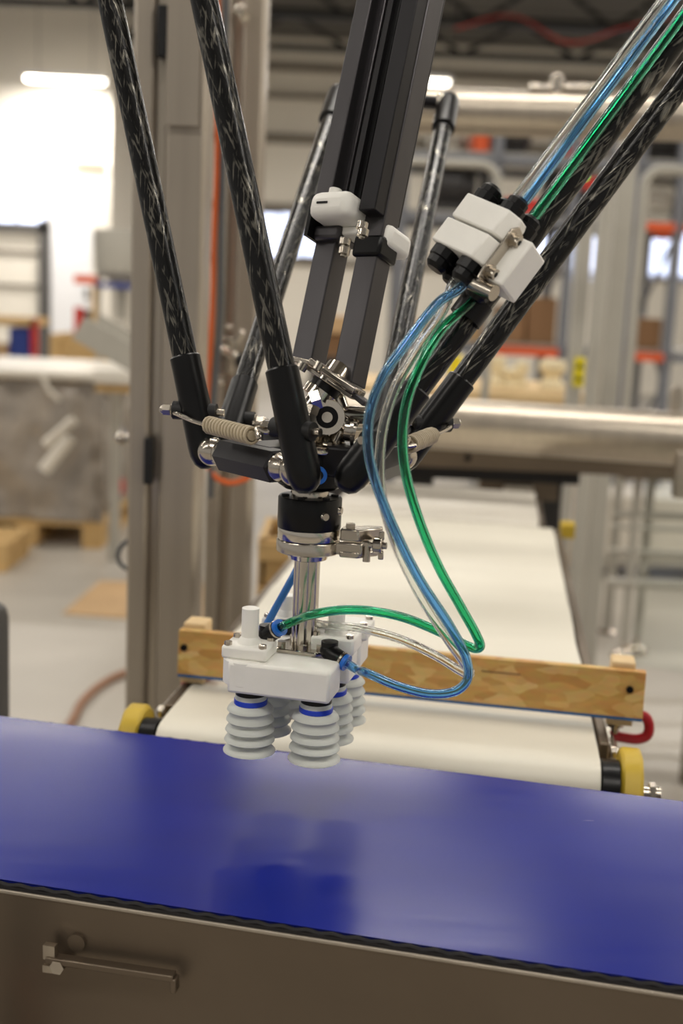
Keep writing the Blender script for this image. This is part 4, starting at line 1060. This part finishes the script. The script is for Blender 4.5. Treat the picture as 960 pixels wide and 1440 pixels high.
# elbow fittings
def fitting(p0, p1, p2, ring_mat='blue_collet'):
    """black elbow: body at p0, barrel from p1 to p2 where the hose leaves"""
    o = obj('elbow_fitting', MB().ball(p0, .0088, 12).tube([p0, p1, p2], [.0082, .0082, .0078], 18).cyl(p0 - Z3 * .004, p0 + Z3 * .009, .0078), 'black', grip)
    d = (p2 - p1).normalized()
    obj('release_ring', MB().ring(p2, d, .0078, .0042, .0038), ring_mat, o)
    obj('clamp_band', MB().ring(p2 - d * .003, d, .0083, .0070, .0022), 'polished', o)
    return o, p2 + d * .003, d
de = depth(G[1][1])
fb0 = P(463, 915, de - .030); f1 = P(470, 922, de - .036); f2 = P(483, 930, de - .040)
_, hb_end, hb_dir = fitting(fb0, f1, f2)
dg = depth(G[0][0])
g0 = P(376, 892, dg + .016); g1 = P(382, 889, dg + .010); g2 = P(391, 884, dg + .004)
_, hg_end, hg_dir = fitting(g0, g1, g2)
cde = depth(G[2][0])
k0 = P(404, 884, cde - .018); k1 = P(408, 884, cde - .020); k2 = P(416, 882, cde - .020)
_, hc_end, hc_dir = fitting(k0, k1, k2)
b0 = P(364, 902, cde - .030); b1 = P(366, 897, cde - .029); b2 = P(370, 889, cde - .028)
_, hbk_end, hbk_dir = fitting(b0, b1, b2)

# ================================================================== HOSE CLAMP BLOCK ON THE RIGHT ROD
dk = depth(Bi) - .04
bt = -vB                                    # down along the rod
kc = P(676, 331, dk)
a0 = RT * .74 - UP * .40 - FW * .60
bt_a = (a0 - bt * a0.dot(bt) * .75).normalized(); bt_n = bt_a.cross(bt).normalized()
if bt_n.dot(FW) > 0: bt_n = -bt_n
clamp = thing('hose_clamp_block', 'white plastic hose clamp block bolted to the right rod', 'clamp', kc)
hexp = [(-.027, -.016), (.020, -.016), (.026, -.006), (.026, .004), (.017, .014), (-.027, .014)]
for i, s in enumerate((-1, 1)):
    cc = kc + bt * (s * .0122) + bt_a * (-.001 * s)
    obj('clamp_half', MB().prism(hexp, cc, bt_a, bt_n, bt, .0225), 'white_plastic', clamp, bevel=.0016)
obj('saddle_body', MB().box(kc + bt_a * .030 - bt_n * .018 + bt * .008, .026, .030, .042, (bt_a, bt_n, bt)), 'white_plastic', clamp, bevel=.002)
sp = obj('side_plate', MB().prism([(-.024, -.008), (-.018, -.012), (.018, -.012), (.026, -.006), (.026, .008), (.018, .010), (-.020, .010), (-.026, .004)], kc + bt_a * .0268 + bt * .008 - bt_n * .002, bt, bt_n, bt_a, .0022), 'polished', clamp, bevel=.0006)
for s in (-1, 1):
    q = kc + bt_a * .028 + bt * (.008 + s * .0155) - bt_n * .002
    obj('cap_screw', MB().cyl(q, q + bt_a * .0015, .0062, n=24).cyl(q, q + bt_a * .006, .0045, n=20), 'polished', sp)
    obj('hex_socket', MB().cyl(q + bt_a * .005, q + bt_a * .0063, .0022, n=6), 'black', sp)
q = kc + bt * .036 + bt_a * .022 - bt_n * .006
obj('latch_roll', MB().cyl(q - bt_a * .006, q + bt_a * .018, .0065), 'polished', sp)
pin0 = P(603, 358, dk + .012); obj('cross_pin', MB().cyl(pin0, P(625, 368, dk + .012), .0050), 'polished', clamp)
def gland(p, L=.018, r=.0108):
    o = obj('cable_gland', MB().lathe(p, bt, [(r * .7, -.002), (r, 0), (r, L * .45), (r * .86, L * .5), (r * .86, L * .8), (r * .6, L)], 12), 'black', clamp, sharp=25)
    return o
gl = {'a': (-.017, .001), 'b': (.010, -.001), 'd': (-.010, -.017)}
_o = (RT * .8 - UP * .6) * .017 + FW * .024 + bt_a * gl['b'][0]     # the green line passes lower, next to the rod
gl['c'] = (_o.dot(bt_a), _o.dot(bt_n))
for kx, (u, n_) in gl.items():
    gland(kc + bt_a * u + bt_n * n_ + bt * .0235, r=.0118)
    o = kc + bt_a * u + bt_n * n_ - bt * .0235
    obj('cable_gland', MB().lathe(o, -bt, [(.0076, -.002), (.0108, 0), (.0108, .008), (.0092, .009), (.0092, .014), (.006, .017)], 12), 'black', clamp, sharp=25)
def gpos(kx, s): 
    u, n_ = gl[kx]; return kc + bt_a * u + bt_n * n_ + bt * s
q = P(654, 412, dk + .03)
obj('rod_strap', MB().ring(Bi - dB * .009 + vB * ((kc - Bi).dot(vB) - .052), vB, .0145, .0118, .018), 'black', clamp)

# ================================================================== HOSES
HR, HI = .0041, .0026
def hose(name, pts, m_, label, k=10, r=HR, ri=HI):
    o = obj(name, MB().tube(smooth_path(pts, k), r, 20, inner=ri), m_, sharp=180)
    return tag(o, label, 'hose')
def up_end(kx, px_, py_): 
    return [P(px_, py_, dk - .01)]
# blue
hose('blue_hose', [*[gpos('b', s_) + bt_a * .0044 for s_ in (-.42, -.30, -.20, -.12, -.05, 0, .03, .045)],
    P(618, 424, dk - .01), P(573, 480, dk - .02), P(537, 532, dk - .03), P(520, 580, dk - .03), P(517, 622, dk - .03), P(525, 668, dk - .025), P(548, 730, dk - .015), P(588, 812, dk + .0), P(632, 880, dk + .02), P(655, 925, dk + .035), P(657, 955, dk + .045), P(640, 972, dk + .055), P(606, 976, dk + .06), P(560, 965, dk + .07), P(515, 946, dk + .08), hb_end + hb_dir * .012, hb_end], 'hose_blue', 'clear blue air hose looping to the front elbow of the gripper')
# clear
hose('clear_hose', [*[gpos('b', s_) - bt_a * .0044 for s_ in (-.42, -.30, -.20, -.12, -.05, 0, .03, .045)],
    P(625, 432, dk - .0), P(588, 488, dk - .01), P(556, 545, dk - .02), P(539, 600, dk - .02), P(534, 650, dk - .02), P(537, 700, dk - .012), P(556, 764, dk + .0), P(590, 836, dk + .02), P(626, 894, dk + .035), P(652, 932, dk + .055), P(661, 947, dk + .07), P(650, 945, dk + .085), P(612, 922, dk + .10), P(560, 898, dk + .12), P(505, 884, dk + .14), P(455, 879, dk + .155), hc_end + hc_dir * .012, hc_end], 'hose_clear', 'colourless clear hose looping to the rear of the gripper')
# green
hose('green_hose', [*[gpos('c', s_) for s_ in (-.42, -.30, -.20, -.12, -.05, 0, .03, .045)],
    P(622, 462, dk - .0), P(592, 512, dk - .01), P(572, 565, dk - .015), P(566, 615, dk - .015), P(571, 668, dk - .01), P(588, 728, dk + .0), P(616, 796, dk + .015), P(648, 854, dk + .03), P(669, 892, dk + .04), P(675, 908, dk + .048), P(668, 912, dk + .06), P(648, 904, dk + .07), P(612, 886, dk + .08), P(566, 868, dk + .09), P(520, 859, dk + .09), P(478, 858, dk + .09), P(440, 864, dk + .09), P(412, 874, dg + .0), hg_end + hg_dir * .006, hg_end], 'hose_green', 'clear green air hose arching over to the left elbow of the gripper')
# blue hose dropping behind the stem
mat('hose_solid_blue', S(52, 116, 190), .25, var=.05, scale=40)
tag(obj('blue_hose', MB().tube(smooth_path([Vector((HX + .004, HY + .036, zh(700))), Vector((HX + .002, HY + .050, zh(745))), P(420, 795, cde - .03), P(406, 822, cde - .032), P(386, 858, cde - .028), hbk_end + hbk_dir * .008, hbk_end]), .0038, 12, inner=.0026), 'hose_solid_blue', sharp=180), 'solid blue air hose running down behind the steel stem', 'hose')
